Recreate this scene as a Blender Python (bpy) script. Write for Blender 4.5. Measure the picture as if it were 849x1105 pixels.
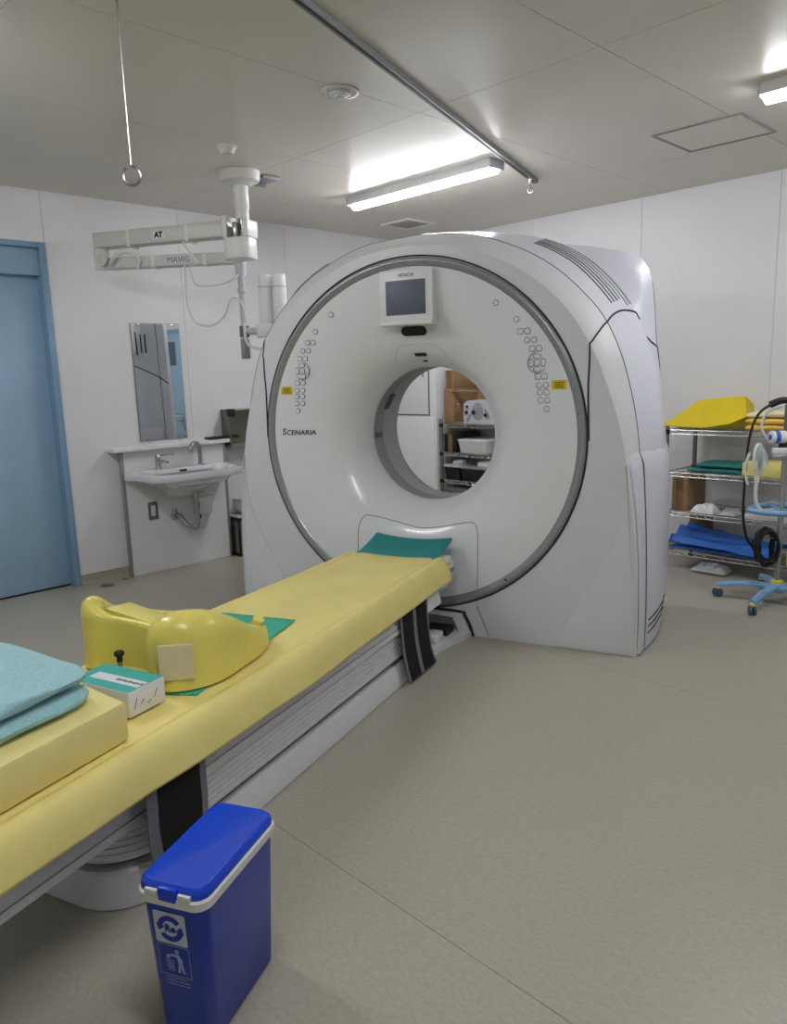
import bpy, bmesh, math, random
from mathutils import Matrix, Vector, noise
random.seed(4)
for o in list(bpy.data.objects): bpy.data.objects.remove(o)
scene = bpy.context.scene
COL = scene.collection
PI = math.pi
# ---------------------------------------------------------------- camera, world, exposure
FPX = 811.89
PITCH, ROLL, YAW, TYAW = [math.radians(a) for a in (10.3546, -1.7676, 45.62, 26.467)]
CAM_H = 1.40
def cam_axes():
    F = Vector((0, math.cos(PITCH), -math.sin(PITCH))); U = Vector((0, math.sin(PITCH), math.cos(PITCH))); R = Vector((1, 0, 0))
    c, s = math.cos(ROLL), math.sin(ROLL)
    R, U = c*R + s*U, -s*R + c*U
    Q = Matrix.Rotation(YAW, 3, 'Z')
    return Q @ F, Q @ R, Q @ U
F_, R_, U_ = cam_axes()
cd = bpy.data.cameras.new('camera'); cam = bpy.data.objects.new('camera', cd); COL.objects.link(cam)
cam.matrix_world = Matrix(((R_.x, U_.x, -F_.x, 0), (R_.y, U_.y, -F_.y, 0), (R_.z, U_.z, -F_.z, CAM_H), (0, 0, 0, 1)))
cd.sensor_fit = 'VERTICAL'; cd.sensor_height = 36; cd.sensor_width = 36*849/1105
cd.lens = FPX/1105*36; cd.clip_start = .02
scene.camera = cam
w = bpy.data.worlds.new('world'); scene.world = w; w.use_nodes = True
w.node_tree.nodes['Background'].inputs[0].default_value = (.5, .52, .55, 1)
w.node_tree.nodes['Background'].inputs[1].default_value = .15
vs = scene.view_settings
vs.view_transform = 'Standard'; vs.look = 'None'; vs.gamma = 1; vs.use_curve_mapping = False; vs.exposure = .28
LAMP = 58.0
# ---------------------------------------------------------------- frames
ZC_ = 2.633; XL = -5.224; YB = 5.486; XR = 1.9; YF = -2.0
A = YAW - TYAW
GX = Vector((math.cos(A), math.sin(A), 0)); GY = Vector((-math.sin(A), math.cos(A), 0))
W = Matrix.Identity(4)
Gf = Matrix.Translation(GX*-1.692 + GY*3.648) @ Matrix.Rotation(A, 4, 'Z')     # gantry frame: x right, y into the gantry
def T(x, y, z): return Matrix.Translation((x, y, z))
def Rz(a): return Matrix.Rotation(a, 4, 'Z')
def Rx(a): return Matrix.Rotation(a, 4, 'X')
def Ry(a): return Matrix.Rotation(a, 4, 'Y')
# ---------------------------------------------------------------- materials
MATS = {}
def mat(name, col, rough=.5, metal=0., var=.04, scale=30., bump=0., bscale=200., spec=.5, emit=0., trans=0., alpha=1., sheen=0., coat=0., stretch=None, col2=None):
    m = bpy.data.materials.new(name); m.use_nodes = True; nt = m.node_tree; b = nt.nodes['Principled BSDF']
    b.inputs['Roughness'].default_value = rough; b.inputs['Metallic'].default_value = metal
    b.inputs['Specular IOR Level'].default_value = spec
    b.inputs['Transmission Weight'].default_value = trans; b.inputs['Alpha'].default_value = alpha
    b.inputs['Sheen Weight'].default_value = sheen; b.inputs['Coat Weight'].default_value = coat
    tc = nt.nodes.new('ShaderNodeTexCoord'); mp = nt.nodes.new('ShaderNodeMapping')
    nt.links.new(tc.outputs['Object'], mp.inputs[0])
    if stretch: mp.inputs['Scale'].default_value = stretch
    if var > 0 or col2:
        n = nt.nodes.new('ShaderNodeTexNoise'); n.inputs['Scale'].default_value = scale; n.inputs['Detail'].default_value = 4
        nt.links.new(mp.outputs[0], n.inputs['Vector'])
        r = nt.nodes.new('ShaderNodeValToRGB')
        c2 = col2 or tuple(min(1, c*(1+var)) for c in col); c1 = col if col2 else tuple(c*(1-var) for c in col)
        r.color_ramp.elements[0].color = (*c1, 1); r.color_ramp.elements[1].color = (*c2, 1)
        r.color_ramp.elements[0].position = .35; r.color_ramp.elements[1].position = .65
        nt.links.new(n.outputs['Fac'], r.inputs[0]); nt.links.new(r.outputs[0], b.inputs['Base Color'])
    else:
        b.inputs['Base Color'].default_value = (*col, 1)
    if bump > 0:
        n2 = nt.nodes.new('ShaderNodeTexNoise'); n2.inputs['Scale'].default_value = bscale; n2.inputs['Detail'].default_value = 3
        nt.links.new(mp.outputs[0], n2.inputs['Vector'])
        bp = nt.nodes.new('ShaderNodeBump'); bp.inputs['Strength'].default_value = bump; bp.inputs['Distance'].default_value = .004
        nt.links.new(n2.outputs['Fac'], bp.inputs['Height']); nt.links.new(bp.outputs[0], b.inputs['Normal'])
    if emit > 0:
        b.inputs['Emission Color'].default_value = (*col, 1); b.inputs['Emission Strength'].default_value = emit
    MATS[name] = m
    return m
def srgb(r, g, b):
    f = lambda c: (c/255/12.92) if c/255 <= .04045 else ((c/255+.055)/1.055)**2.4
    return (f(r), f(g), f(b))
mat('wall', srgb(226, 225, 227), .42, var=.015, scale=3)
mat('ceiling', srgb(212, 205, 192), .28, var=.015, scale=2)
mat('joint', srgb(176, 173, 168), .8, var=.02)
mat('floor', srgb(166, 161, 147), .36, scale=75, col2=srgb(176, 171, 157), stretch=(.7, 1.2, 1))
mat('skirting', srgb(160, 155, 138), .45, var=.03)
mat('door_blue', srgb(150, 182, 208), .4, var=.02, scale=8)
mat('door_blue_dark', srgb(128, 162, 192), .4, var=.02, scale=8)
mat('gantry', srgb(220, 222, 226), .32, var=.008, scale=4)
mat('gantry_face', srgb(230, 233, 236), .22, var=.008, scale=4, coat=.3)
mat('gantry_side', srgb(220, 221, 230), .3, var=.008, scale=4)
mat('dark_gap', srgb(45, 46, 48), .7, var=.05)
mat('seam', srgb(70, 72, 74), .6, var=.03)
mat('seam_light', srgb(125, 128, 130), .6, var=.03)
mat('ring', srgb(158, 160, 164), .28, metal=.5, var=.04)
mat('black', srgb(18, 18, 19), .55, var=.1)
mat('black_gloss', srgb(14, 14, 16), .2, var=.05)
mat('screen', srgb(92, 100, 114), .45, var=.1, scale=6)
mat('grey', srgb(150, 152, 155), .45, var=.03)
mat('grey_dark', srgb(98, 100, 104), .5, var=.04)
mat('button_edge', srgb(138, 140, 142), .5, var=.03)
mat('grey_light', srgb(196, 198, 201), .4, var=.02)
mat('liner', srgb(172, 173, 172), .35, var=.02)
mat('white', srgb(232, 232, 232), .35, var=.01)
mat('white_plastic', srgb(222, 222, 218), .35, var=.015)
mat('cream', srgb(206, 205, 198), .4, var=.02)
mat('couch', srgb(222, 223, 227), .38, var=.015)
mat('couch_dark', srgb(160, 161, 164), .45, var=.02)
mat('sheet', srgb(234, 218, 136), .5, var=.04, scale=5, bump=.04, bscale=30)
mat('foam', srgb(232, 218, 146), .65, var=.03, scale=8, bump=.06, bscale=80)
mat('holder', srgb(230, 216, 108), .28, var=.04, scale=10)
mat('teal', srgb(34, 140, 140), .5, var=.06, scale=10)
mat('teal_cloth', srgb(64, 176, 146), .75, var=.06, scale=20)
mat('teal_dark', srgb(20, 112, 108), .6, var=.08, scale=12)
mat('towel', srgb(164, 214, 222), .95, var=.08, scale=120, bump=.8, bscale=420, sheen=.4)
mat('bin_blue', srgb(0, 50, 168), .3, var=.04, scale=4)
mat('bin_lid', srgb(0, 66, 208), .24, var=.03, scale=4)
mat('label_grey', srgb(196, 204, 220), .5, var=.02)
mat('print_blue', srgb(14, 48, 160), .5, var=.02)
mat('print_white', srgb(150, 170, 214), .5, var=.02)
mat('print_dark', srgb(70, 74, 80), .5, var=.02)
mat('chrome', srgb(190, 190, 190), .16, metal=1., var=.02)
mat('steel', srgb(168, 168, 166), .3, metal=.9, var=.04)
mat('steel_dull', srgb(128, 126, 118), .38, metal=.8, var=.05)
mat('alu', srgb(160, 162, 163), .4, metal=.6, var=.02)
mat('mirror', srgb(226, 230, 228), .015, metal=1., var=0)
mat('ceramic', srgb(228, 229, 232), .12, var=.01, coat=.4)
mat('yellow_foam', srgb(222, 196, 22), .6, var=.03, scale=8)
mat('yellow_label', srgb(226, 196, 20), .5, var=.03)
mat('towel_yellow', srgb(240, 196, 84), .9, var=.06, scale=80, bump=.5, bscale=300, sheen=.3)
mat('towel_cream', srgb(240, 224, 178), .9, var=.04, scale=80, bump=.5, bscale=300, sheen=.3)
mat('pale_yellow', srgb(226, 218, 132), .6, var=.03)
mat('blue_sheet', srgb(46, 104, 190), .6, var=.1, scale=9)
mat('carton', srgb(158, 126, 90), .8, var=.06, scale=14, stretch=(1, 1, 6))
mat('carton_dark', srgb(132, 100, 68), .85, var=.06, scale=14)
mat('plastic_bag', srgb(220, 224, 226), .2, var=.03, alpha=.55)
mat('clear', srgb(214, 230, 228), .1, var=.02, alpha=.4)
mat('stand_blue', srgb(124, 164, 202), .4, var=.04)
mat('caster_yellow', srgb(222, 210, 88), .45, var=.03)
mat('wheel', srgb(60, 84, 104), .5, var=.05)
mat('lamp', (1, 1, 1), .5, var=0, emit=LAMP)
MATS['lamp'].node_tree.nodes['Principled BSDF'].inputs['Emission Color'].default_value = (.955, .975, 1., 1)
mat('beige_label', srgb(222, 212, 176), .6, var=.02)
mat('strap_edge', srgb(118, 120, 132), .7, var=.06, scale=60)
mat('strap', srgb(10, 10, 12), .95, var=.15, scale=200)
mat('print_green', srgb(60, 176, 168), .5, var=.03)
mat('box_white', srgb(226, 227, 232), .5, var=.01)
# ---------------------------------------------------------------- mesh builder
def catmull(pts, n=8, closed=False):
    P = [Vector(p) for p in pts]; out = []; L = len(P)
    rng = range(L if closed else L-1)
    for i in rng:
        if closed: p0, p1, p2, p3 = P[(i-1) % L], P[i], P[(i+1) % L], P[(i+2) % L]
        else: p0, p1, p2, p3 = P[max(i-1, 0)], P[i], P[i+1], P[min(i+2, L-1)]
        for k in range(n):
            t = k/n
            out.append(.5*((2*p1)+(p2-p0)*t+(2*p0-5*p1+4*p2-p3)*t*t+(3*p1-p0-3*p2+p3)*t**3))
    if not closed: out.append(P[-1].copy())
    return out
def rrect(x0, x1, y0, y1, r, n=5):
    if not isinstance(r, (tuple, list)): r = (r,)*4     # order: (x1,y0) (x1,y1) (x0,y1) (x0,y0)
    out = []
    for (cx, cy, a, q) in ((x1-r[0], y0+r[0], -PI/2, r[0]), (x1-r[1], y1-r[1], 0, r[1]), (x0+r[2], y1-r[2], PI/2, r[2]), (x0+r[3], y0+r[3], PI, r[3])):
        for k in range(n+1):
            t = a+PI/2*k/n; out.append((cx+q*math.cos(t), cy+q*math.sin(t)))
    return out
class MB:
    def __init__(s): s.v = []; s.f = []; s.m = []
    def add(s, vs, fs, mi=0, M=None):
        o = len(s.v)
        for p in vs:
            p = Vector(p); s.v.append(M @ p if M else p)
        for f in fs: s.f.append(tuple(i+o for i in f)); s.m.append(mi)
        return s
    def box(s, a, b, bev=0., mi=0, M=None, seg=2):
        x0, y0, z0 = a; x1, y1, z1 = b
        if bev <= 0:
            vs = [(x, y, z) for z in (z0, z1) for y in (y0, y1) for x in (x0, x1)]
            return s.add(vs, [(0, 2, 3, 1), (4, 5, 7, 6), (0, 1, 5, 4), (2, 6, 7, 3), (0, 4, 6, 2), (1, 3, 7, 5)], mi, M)
        bm = bmesh.new(); bmesh.ops.create_cube(bm, size=1)
        for v in bm.verts: v.co = Vector((x0+(v.co.x+.5)*(x1-x0), y0+(v.co.y+.5)*(y1-y0), z0+(v.co.z+.5)*(z1-z0)))
        bev = min(bev, .49*min(x1-x0, y1-y0, z1-z0))
        bmesh.ops.bevel(bm, geom=list(bm.edges), offset=bev, segments=seg, affect='EDGES', profile=.5)
        bm.verts.index_update()
        s.add([v.co.copy() for v in bm.verts], [[v.index for v in f.verts] for f in bm.faces], mi, M); bm.free(); return s
    def loft(s, rings, closed=True, cap0=True, cap1=True, mi=0, M=None):
        n = len(rings[0]); vs = [p for r in rings for p in r]; fs = []
        for i in range(len(rings)-1):
            for j in range(n if closed else n-1):
                k = (j+1) % n; fs.append((i*n+j, i*n+k, (i+1)*n+k, (i+1)*n+j))
        if cap0 and closed: fs.append(tuple(range(n))[::-1])
        if cap1 and closed: fs.append(tuple((len(rings)-1)*n+j for j in range(n)))
        return s.add(vs, fs, mi, M)
    def prism(s, poly, z0, z1, bev=0., mi=0, M=None):
        def inset(P, d):
            n = len(P); out = []
            for i in range(n):
                a, b, c = Vector(P[i-1]), Vector(P[i]), Vector(P[(i+1) % n])
                e1 = (b-a); e2 = (c-b)
                if e1.length < 1e-7 or e2.length < 1e-7: out.append(tuple(b)); continue
                e1.normalize(); e2.normalize()
                n1 = Vector((-e1.y, e1.x)); n2 = Vector((-e2.y, e2.x)); nn = n1+n2
                if nn.length < 1e-6: nn = n1
                nn.normalize(); d2 = d/max(.35, nn.dot(n1)); out.append((b.x+nn.x*d2, b.y+nn.y*d2))
            return out
        area = sum(poly[i-1][0]*poly[i][1]-poly[i][0]*poly[i-1][1] for i in range(len(poly)))
        if area < 0: poly = poly[::-1]
        if bev > 0:
            p1 = inset(poly, bev); p2 = inset(poly, bev*.3)
            rs = [[(x, y, z0) for x, y in p1], [(x, y, z0+bev*.3) for x, y in p2], [(x, y, z0+bev) for x, y in poly], [(x, y, z1-bev) for x, y in poly], [(x, y, z1-bev*.3) for x, y in p2], [(x, y, z1) for x, y in p1]]
        else: rs = [[(x, y, z0) for x, y in poly], [(x, y, z1) for x, y in poly]]
        return s.loft(rs, True, True, True, mi, M)
    def tube(s, pts, r, n=8, mi=0, M=None, closed=False, flat=1.):
        P = [Vector(p) for p in pts]; L = len(P); rad = r if isinstance(r, (list, tuple)) else [r]*L
        rings = []; up = None
        for i in range(L):
            d = (P[(i+1) % L]-P[i-1]) if closed else (P[min(i+1, L-1)]-P[max(i-1, 0)])
            if d.length < 1e-9: d = Vector((0, 0, 1))
            d.normalize()
            if up is None: up = Vector((0, 0, 1)) if abs(d.z) < .9 else Vector((1, 0, 0))
            sx = d.cross(up)
            if sx.length < 1e-6: sx = d.cross(Vector((0, 1, 0)))
            sx.normalize(); up = sx.cross(d).normalized()
            rings.append([P[i]+(sx*math.cos(2*PI*k/n)+up*math.sin(2*PI*k/n)*flat)*rad[i] for k in range(n)])
        if closed: rings.append(rings[0]); return s.loft(rings, True, False, False, mi, M)
        return s.loft(rings, True, True, True, mi, M)
    def lathe(s, prof, n=24, mi=0, M=None, cap0=True, cap1=True):
        rings = [[(r*math.cos(2*PI*k/n), r*math.sin(2*PI*k/n), h) for k in range(n)] for r, h in prof]
        return s.loft(rings, True, cap0, cap1, mi, M)
    def grid(s, fn, nu, nv, mi=0, M=None):
        vs = [fn(i/nu, j/nv) for i in range(nu+1) for j in range(nv+1)]
        fs = [(i*(nv+1)+j, (i+1)*(nv+1)+j, (i+1)*(nv+1)+j+1, i*(nv+1)+j+1) for i in range(nu) for j in range(nv)]
        return s.add(vs, fs, mi, M)
    def mesh(s, name, mats, M=None, recalc=True, angle=38):
        me = bpy.data.meshes.new(name); me.from_pydata([M @ v if M else v for v in s.v], [], s.f)
        for m in (mats if isinstance(mats, (list, tuple)) else [mats]): me.materials.append(MATS[m])
        for p, mi in zip(me.polygons, s.m): p.material_index = mi; p.use_smooth = True
        if recalc:
            bm = bmesh.new(); bm.from_mesh(me); bmesh.ops.remove_doubles(bm, verts=bm.verts, dist=1e-6)
            bmesh.ops.recalc_face_normals(bm, faces=bm.faces); bm.to_mesh(me); bm.free()
        me.set_sharp_from_angle(angle=math.radians(angle)); me.update()
        return me
WM = {}
def props(o, label=None, cat=None, group=None, kind=None):
    if label: o['label'] = label
    if cat: o['category'] = cat
    if group: o['group'] = group
    if kind: o['kind'] = kind
    return o
def thing(name, label, cat, M, group=None, kind=None):
    o = bpy.data.objects.new(name, None); COL.objects.link(o); o.matrix_world = M; o.empty_display_size = .05
    WM[o] = M.copy(); return props(o, label, cat, group, kind)
def part(name, mb, mats, parent, frame=W, label=None, kind=None, recalc=True, angle=38):
    me = mb.mesh(name, mats, WM[parent].inverted() @ frame, recalc, angle)
    o = bpy.data.objects.new(name, me); COL.objects.link(o); o.parent = parent; WM[o] = WM[parent].copy()
    return props(o, label, None, None, kind)
def solo(name, mb, mats, label, cat, frame=W, group=None, kind=None, recalc=True, base=None, angle=38):
    if base is None:
        zs = [v.z for v in mb.v]; n = len(mb.v)
        base = (sum(v.x for v in mb.v)/n, sum(v.y for v in mb.v)/n, min(zs))
    M = frame @ T(*base)
    me = mb.mesh(name, mats, T(*base).inverted(), recalc, angle)
    o = bpy.data.objects.new(name, me); COL.objects.link(o); o.matrix_world = M; WM[o] = M.copy()
    return props(o, label, cat, group, kind)
def copy_part(o, parent, dloc=(0, 0, 0), name=None):
    c = o.copy(); COL.objects.link(c); c.parent = parent; c.location = Vector(o.location)+Vector(dloc); return c
def text_mb(txt, size, M, mi=0, bold=0., ext=.0006, align='CENTER'):
    cu = bpy.data.curves.new('t', 'FONT'); cu.body = txt; cu.size = size; cu.align_x = align; cu.align_y = 'CENTER'; cu.offset = bold; cu.extrude = ext; cu.resolution_u = 3
    o = bpy.data.objects.new('t', cu); COL.objects.link(o)
    dg = bpy.context.evaluated_depsgraph_get(); me = bpy.data.meshes.new_from_object(o.evaluated_get(dg))
    mb = MB().add([v.co.copy() for v in me.vertices], [tuple(p.vertices) for p in me.polygons], mi, M)
    bpy.data.objects.remove(o); bpy.data.curves.remove(cu); bpy.data.meshes.remove(me)
    return mb
FRONT = Matrix(((1, 0, 0, 0), (0, 0, -1, 0), (0, 1, 0, 0), (0, 0, 0, 1)))     # text facing -y
# ---------------------------------------------------------------- room
floor = solo('floor', MB().box((XL-.3, YF-.1, -.1), (XR+.1, YB+.1, -.002)), 'skirting', 'beige marbled vinyl sheet floor of the scan room', None, kind='structure', base=(0, 0, 0))
fy = [YF-.1, -.583, 1.237, 3.057, 4.877, YB+.1]
for a, b in zip(fy, fy[1:]): part('vinyl_sheet', MB().box((XL-.3, a+.0009, -.003), (XR+.1, b-.0009, 0)), 'floor', floor)
ceil = solo('ceiling', MB().box((XL-.1, YF-.1, ZC_+.012), (XR+.1, YB+.1, ZC_+.08)), 'joint', 'pale warm grey panelled ceiling', None, kind='structure', base=(0, 0, ZC_))
def edges(lo, hi, j0, step):
    k = math.ceil((lo-j0)/step+1e-6); e = [lo]
    while j0+k*step < hi-1e-6:
        if j0+k*step-lo > .08 and hi-(j0+k*step) > .08: e.append(j0+k*step)
        k += 1
    return e+[hi]
PW = .97; g = .0013
cx = edges(XL, XR, -1.69, PW); cy = edges(YF, YB, 2.86, 1.82)
for a, b in zip(cx, cx[1:]):
    for c, d in zip(cy, cy[1:]):
        part('ceiling_panel', MB().box((a+g, c+g, ZC_), (b-g, d-g, ZC_+.013)), 'ceiling', ceil)
DY0, DY1, DH = .72, 2.012, 2.311
wl = MB().box((XL-.28, YF-.1, 0), (XL-.012, DY0, ZC_+.05)).box((XL-.28, DY1, 0), (XL-.012, YB+.1, ZC_+.05)).box((XL-.28, DY0, DH), (XL-.012, DY1, ZC_+.05))
wl.box((XL-.34, DY0-.1, 0), (XL-.28, DY1+.1, DH+.1))
wall_left = solo('wall_left', wl, 'joint', 'white panelled wall with the blue door and sink', None, kind='structure', base=(XL, 1.7, 0))
def lpan(y0, y1, z0, z1): part('wall_panel', MB().box((XL-.013, y0+g, z0), (XL, y1-g, z1)), 'wall', wall_left)
ey = edges(YF, YB, DY1, PW)
for a, b in zip(ey, ey[1:]):
    if b <= DY0 or a >= DY1: lpan(a, b, 0, ZC_)
    else:
        if a < DY0: lpan(a, DY0, 0, ZC_)
        if b > DY1: lpan(DY1, b, 0, ZC_)
        lpan(max(a, DY0), min(b, DY1), DH, ZC_)
wall_back = solo('wall_back', MB().box((XL-.1, YB+.012, 0), (XR+.1, YB+.15, ZC_+.05)), 'joint', 'white panelled wall behind the scanner', None, kind='structure', base=(-1.7, YB, 0))
ex = edges(XL, XR, -1.9, PW)
for a, b in zip(ex, ex[1:]): part('wall_panel', MB().box((a+g, YB, 0), (b-g, YB+.013, ZC_)), 'wall', wall_back)
solo('wall_right', MB().box((XR, YF-.1, 0), (XR+.15, YB+.1, ZC_+.05)), 'wall', 'white side wall', None, kind='structure', base=(XR, 1.7, 0))
solo('wall_front', MB().box((XL-.1, YF-.15, 0), (XR+.1, YF, ZC_+.05)), 'wall', 'white wall opposite the scanner', None, kind='structure', base=(-1.7, YF, 0))
def cove(p0, p1, nrm, name):
    h = .075; mb = MB(); n = Vector(nrm); prof = [(0, 0), (.022, 0), (.012, .006), (.006, .016), (.004, h), (0, h)]
    mb.loft([[Vector(p)+n*a+Vector((0, 0, b)) for a, b in prof] for p in (p0, p1)])
    return solo(name, mb, 'skirting', 'beige coved vinyl skirting along the wall foot', None, kind='structure')
cove((XL, DY1+.002, 0), (XL, YB, 0), (1, 0, 0), 'baseboard_left')
cove((XL, YB, 0), (-.78, YB, 0), (0, -1, 0), 'baseboard_back')
# blue sliding door in the left wall
d1 = thing('door_1', 'blue sliding door with header box and frame in the white wall', None, T(XL, 1.36, 0), kind='structure')
part('door_leaf', MB().box((XL-.125, DY0+.03, .012), (XL-.08, DY1-.03, 2.12), .003), 'door_blue', d1)
fr = MB().box((XL-.2, DY1-.042, 0), (XL+.012, DY1, DH), .003).box((XL-.2, DY0, 0), (XL+.012, DY0+.042, DH), .003).box((XL-.2, DY0+.0425, DH-.036), (XL+.0115, DY1-.0425, DH), .003)
part('door_frame', fr, 'door_blue_dark', d1)
part('header_box', MB().box((XL-.15, DY0+.043, 2.105), (XL-.02, DY1-.043, DH-.037), .004), 'door_blue', d1)
part('threshold_gap', MB().box((XL-.13, DY0+.043, .001), (XL-.078, DY1-.043, .012)), 'black', d1)
part('pull_handle', MB().box((XL-.08, DY0+.09, .85), (XL-.05, DY0+.11, 1.3), .006), 'steel', d1)
# second blue door, on the back wall beyond the gantry (it shows in the mirror)
d2 = thing('door_2', 'blue hinged door with glazed upper light in the back wall', None, T(-.2, YB, 0), kind='structure')
fx0, fx1 = -.72, .3
f2 = MB().box((fx0, YB-.014, 0), (fx0+.06, YB-.001, 2.12), .003).box((fx1-.06, YB-.014, 0), (fx1, YB-.001, 2.12), .003).box((fx0, YB-.014, 2.06), (fx1, YB-.001, 2.12), .003)
part('door_frame', f2, 'door_blue_dark', d2)
part('door_leaf', MB().box((fx0+.062, YB-.010, .01), (fx1-.062, YB-.001, 2.058), .002), 'door_blue', d2)
part('window_pane', MB().box((fx0+.2, YB-.013, 1.62), (fx1-.35, YB-.011, 1.95)), 'screen', d2)
h2 = part('handle_plate', MB().box((fx0+.1, YB-.016, .7), (fx0+.14, YB-.011, .92), .003), 'steel', d2)
part('lever', MB().tube([(fx0+.12, YB-.016, .84), (fx0+.12, YB-.05, .84), (fx0+.22, YB-.05, .84)], .009), 'steel', h2)
# drains in the floor
for (x, y, r, nm, lb) in ((-5.085, 2.135, .048, 'floor_drain', 'round metal drain cover in the floor by the blue door'), (-5.15, 2.30, .02, 'floor_drain', 'small dark drain cap beside the sink partition')):
    t = thing(nm, lb, 'drain', T(x, y, 0))
    part('rim', MB().lathe([(r, 0), (r, .003), (r*.86, .005), (r*.82, .003)], 24, cap1=False, M=T(x, y, 0)), 'steel_dull', t)
    part('cover', MB().lathe([(r*.84, 0), (r*.84, .002), (r*.8, .003)], 24, M=T(x, y, 0)), 'grey_dark', t)
# ---------------------------------------------------------------- ceiling fittings
def lamp_fixture(xc, yc, label):
    L = .635
    t = thing('ceiling_light', label, 'light', T(xc, yc, ZC_-.085), 'surface mounted fluorescent ceiling lights')
    M = T(xc, yc, 0)
    prof = [(-.06, 0), (-.066, -.035), (-.058, -.05), (.058, -.05), (.066, -.035), (.06, 0)]
    part('housing', MB().loft([[(x, y, ZC_+z-.0005) for y, z in prof] for x in (-L, L)], M=M), 'white_plastic', t)
    for sx in (-1, 1): part('end_cap', MB().box((sx*L-.006, -.066, ZC_-.055), (sx*L+.006, .066, ZC_-.001), .003, M=M), 'grey_light', t)
    q = [(-.034, -.0505), (-.034, -.062), (-.024, -.076), (0, -.081), (.024, -.076), (.034, -.062), (.034, -.0505)]
    part('lamp_bar', MB().loft([[(x, y, ZC_+z) for y, z in q] for x in (-L+.012, L-.012)], M=M), 'lamp', t)
for x, y, l in ((-3.555, 3.80, 'long white ceiling light above the scanner, ending at the rail'), (-.785, 3.82, 'long white ceiling light beside the square ceiling hatch'), (-3.56, .72, 'long white ceiling light above the couch foot end'), (-.79, .72, 'long white ceiling light away from the scanner')):
    lamp_fixture(x, y, l)
# curtain / drip rail parallel with the couch
p0 = Vector((-3.05, 4.375, ZC_)); dr = -GY; p1 = p0 + dr*4.6
t = thing('ceiling_rail', 'grey metal track fixed across the ceiling', 'rail', T(*p1))
MR = Matrix.Translation(p0) @ Rz(math.atan2(dr.y, dr.x))
part('track', MB().box((0, -.018, -.022), (4.6, .018, -.0005), .003, M=MR), 'grey', t)
part('slot', MB().box((.02, -.005, -.0235), (4.58, .005, -.0215), M=MR), 'black', t)
for sgn in (-1, 1): part('lip', MB().box((.0, sgn*.013-.004, -.026), (4.6, sgn*.013+.004, -.021), .0015, M=MR), 'grey', t)
part('end_stop', MB().box((-.008, -.02, -.027), (.004, .02, -.0005), .002, M=MR), 'grey_dark', t)
t = thing('rail_hook', 'small steel hook hanging near the end of the ceiling rail', 'hook', T(*(p0+dr*.11-Vector((0, 0, .1)))))
part('runner', MB().box((.1, -.008, -.05), (.125, .008, -.022), .003, M=MR), 'white_plastic', t)
part('hook', MB().tube([MR @ Vector(q) for q in catmull([(.112, 0, -.046), (.112, 0, -.07), (.112, .014, -.085), (.112, .014, -.1), (.112, 0, -.108), (.112, -.013, -.098), (.112, -.012, -.086)], 5)], .0035, 6), 'steel', t)
# hanging drip rod
hx, hy, hz = -2.289, 1.166, 2.021
t = thing('drip_rod', 'thin metal rod hanging from the ceiling with an open ring hook', 'hook', T(hx, hy, hz-.03))
part('ceiling_mount', MB().lathe([(.03, 0), (.03, .008), (.012, .03), (.012, .05)][::-1], 20, M=T(hx, hy, ZC_-.0005) @ Rx(PI)), 'steel', t)
rod = [(hx, hy, ZC_-.01), (hx, hy, hz+.3), (hx, hy, hz+.03)]
part('rod', MB().tube(rod, .0034, 8), 'steel', t)
ringp = [(hx+R_.x*.026*math.sin(a), hy+R_.y*.026*math.sin(a), hz-.0+.028*math.cos(a)) for a in [math.radians(q) for q in range(0, 326, 13)]]
part('ring_hook', MB().tube(ringp, .0044, 8), 'steel', t)
# speaker, smoke detector, vent, hatch
sx, sy = -2.695, 2.386
t = thing('ceiling_speaker', 'round white recessed ceiling speaker between panel joints', 'speaker', T(sx, sy, ZC_-.02))
Md = T(sx, sy, ZC_-.0005) @ Rx(PI)
part('bezel', MB().lathe([(.088, 0), (.086, .006), (.07, .01), (.062, .006)], 36, M=Md), 'cream', t)
part('cone', MB().lathe([(.048, .004), (.046, .014), (.034, .018)], 32, M=Md), 'white_plastic', t)
part('dust_cap', MB().lathe([(.026, .016), (.024, .024), (.012, .027)], 24, M=Md), 'grey_light', t)
sx, sy = -3.675, 2.43
t = thing('smoke_detector', 'small white round smoke detector on the ceiling', 'smoke detector', T(sx, sy, ZC_-.045))
Md = T(sx, sy, ZC_-.0005) @ Rx(PI)
part('base', MB().lathe([(.052, 0), (.052, .012), (.046, .016)], 28, M=Md), 'white_plastic', t)
part('chamber', MB().lathe([(.042, .014), (.04, .03), (.03, .042), (.012, .045)], 28, M=Md), 'cream', t)
vx, vy = -4.575, 4.745
t = thing('ceiling_vent', 'square white louvred ceiling vent above the scanner', 'vent', T(vx, vy, ZC_-.015))
part('backing', MB().box((vx-.13, vy-.13, ZC_-.003), (vx+.13, vy+.13, ZC_-.0005)), 'grey', t)
fm = MB()
for a, b in (((-.16, -.16), (.16, -.125)), ((-.16, .125), (.16, .16)), ((-.16, -.125), (-.125, .125)), ((.125, -.125), (.16, .125))): fm.box((vx+a[0], vy+a[1], ZC_-.012), (vx+b[0], vy+b[1], ZC_-.0005), .003)
part('frame', fm, 'white_plastic', t)
for k in range(9): part('slat', MB().box((-.125, -.009, -.0015), (.125, .009, .0015), M=T(vx, vy-.112+k*.028, ZC_-.008) @ Rx(.5)), 'cream', t)
hx0, hx1, hy0, hy1 = -2.11, -1.628, 4.112, 4.588
t = thing('ceiling_hatch', 'square ceiling access hatch with thin grey metal frame', 'hatch', T((hx0+hx1)/2, (hy0+hy1)/2, ZC_-.006))
fm = MB()
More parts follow.
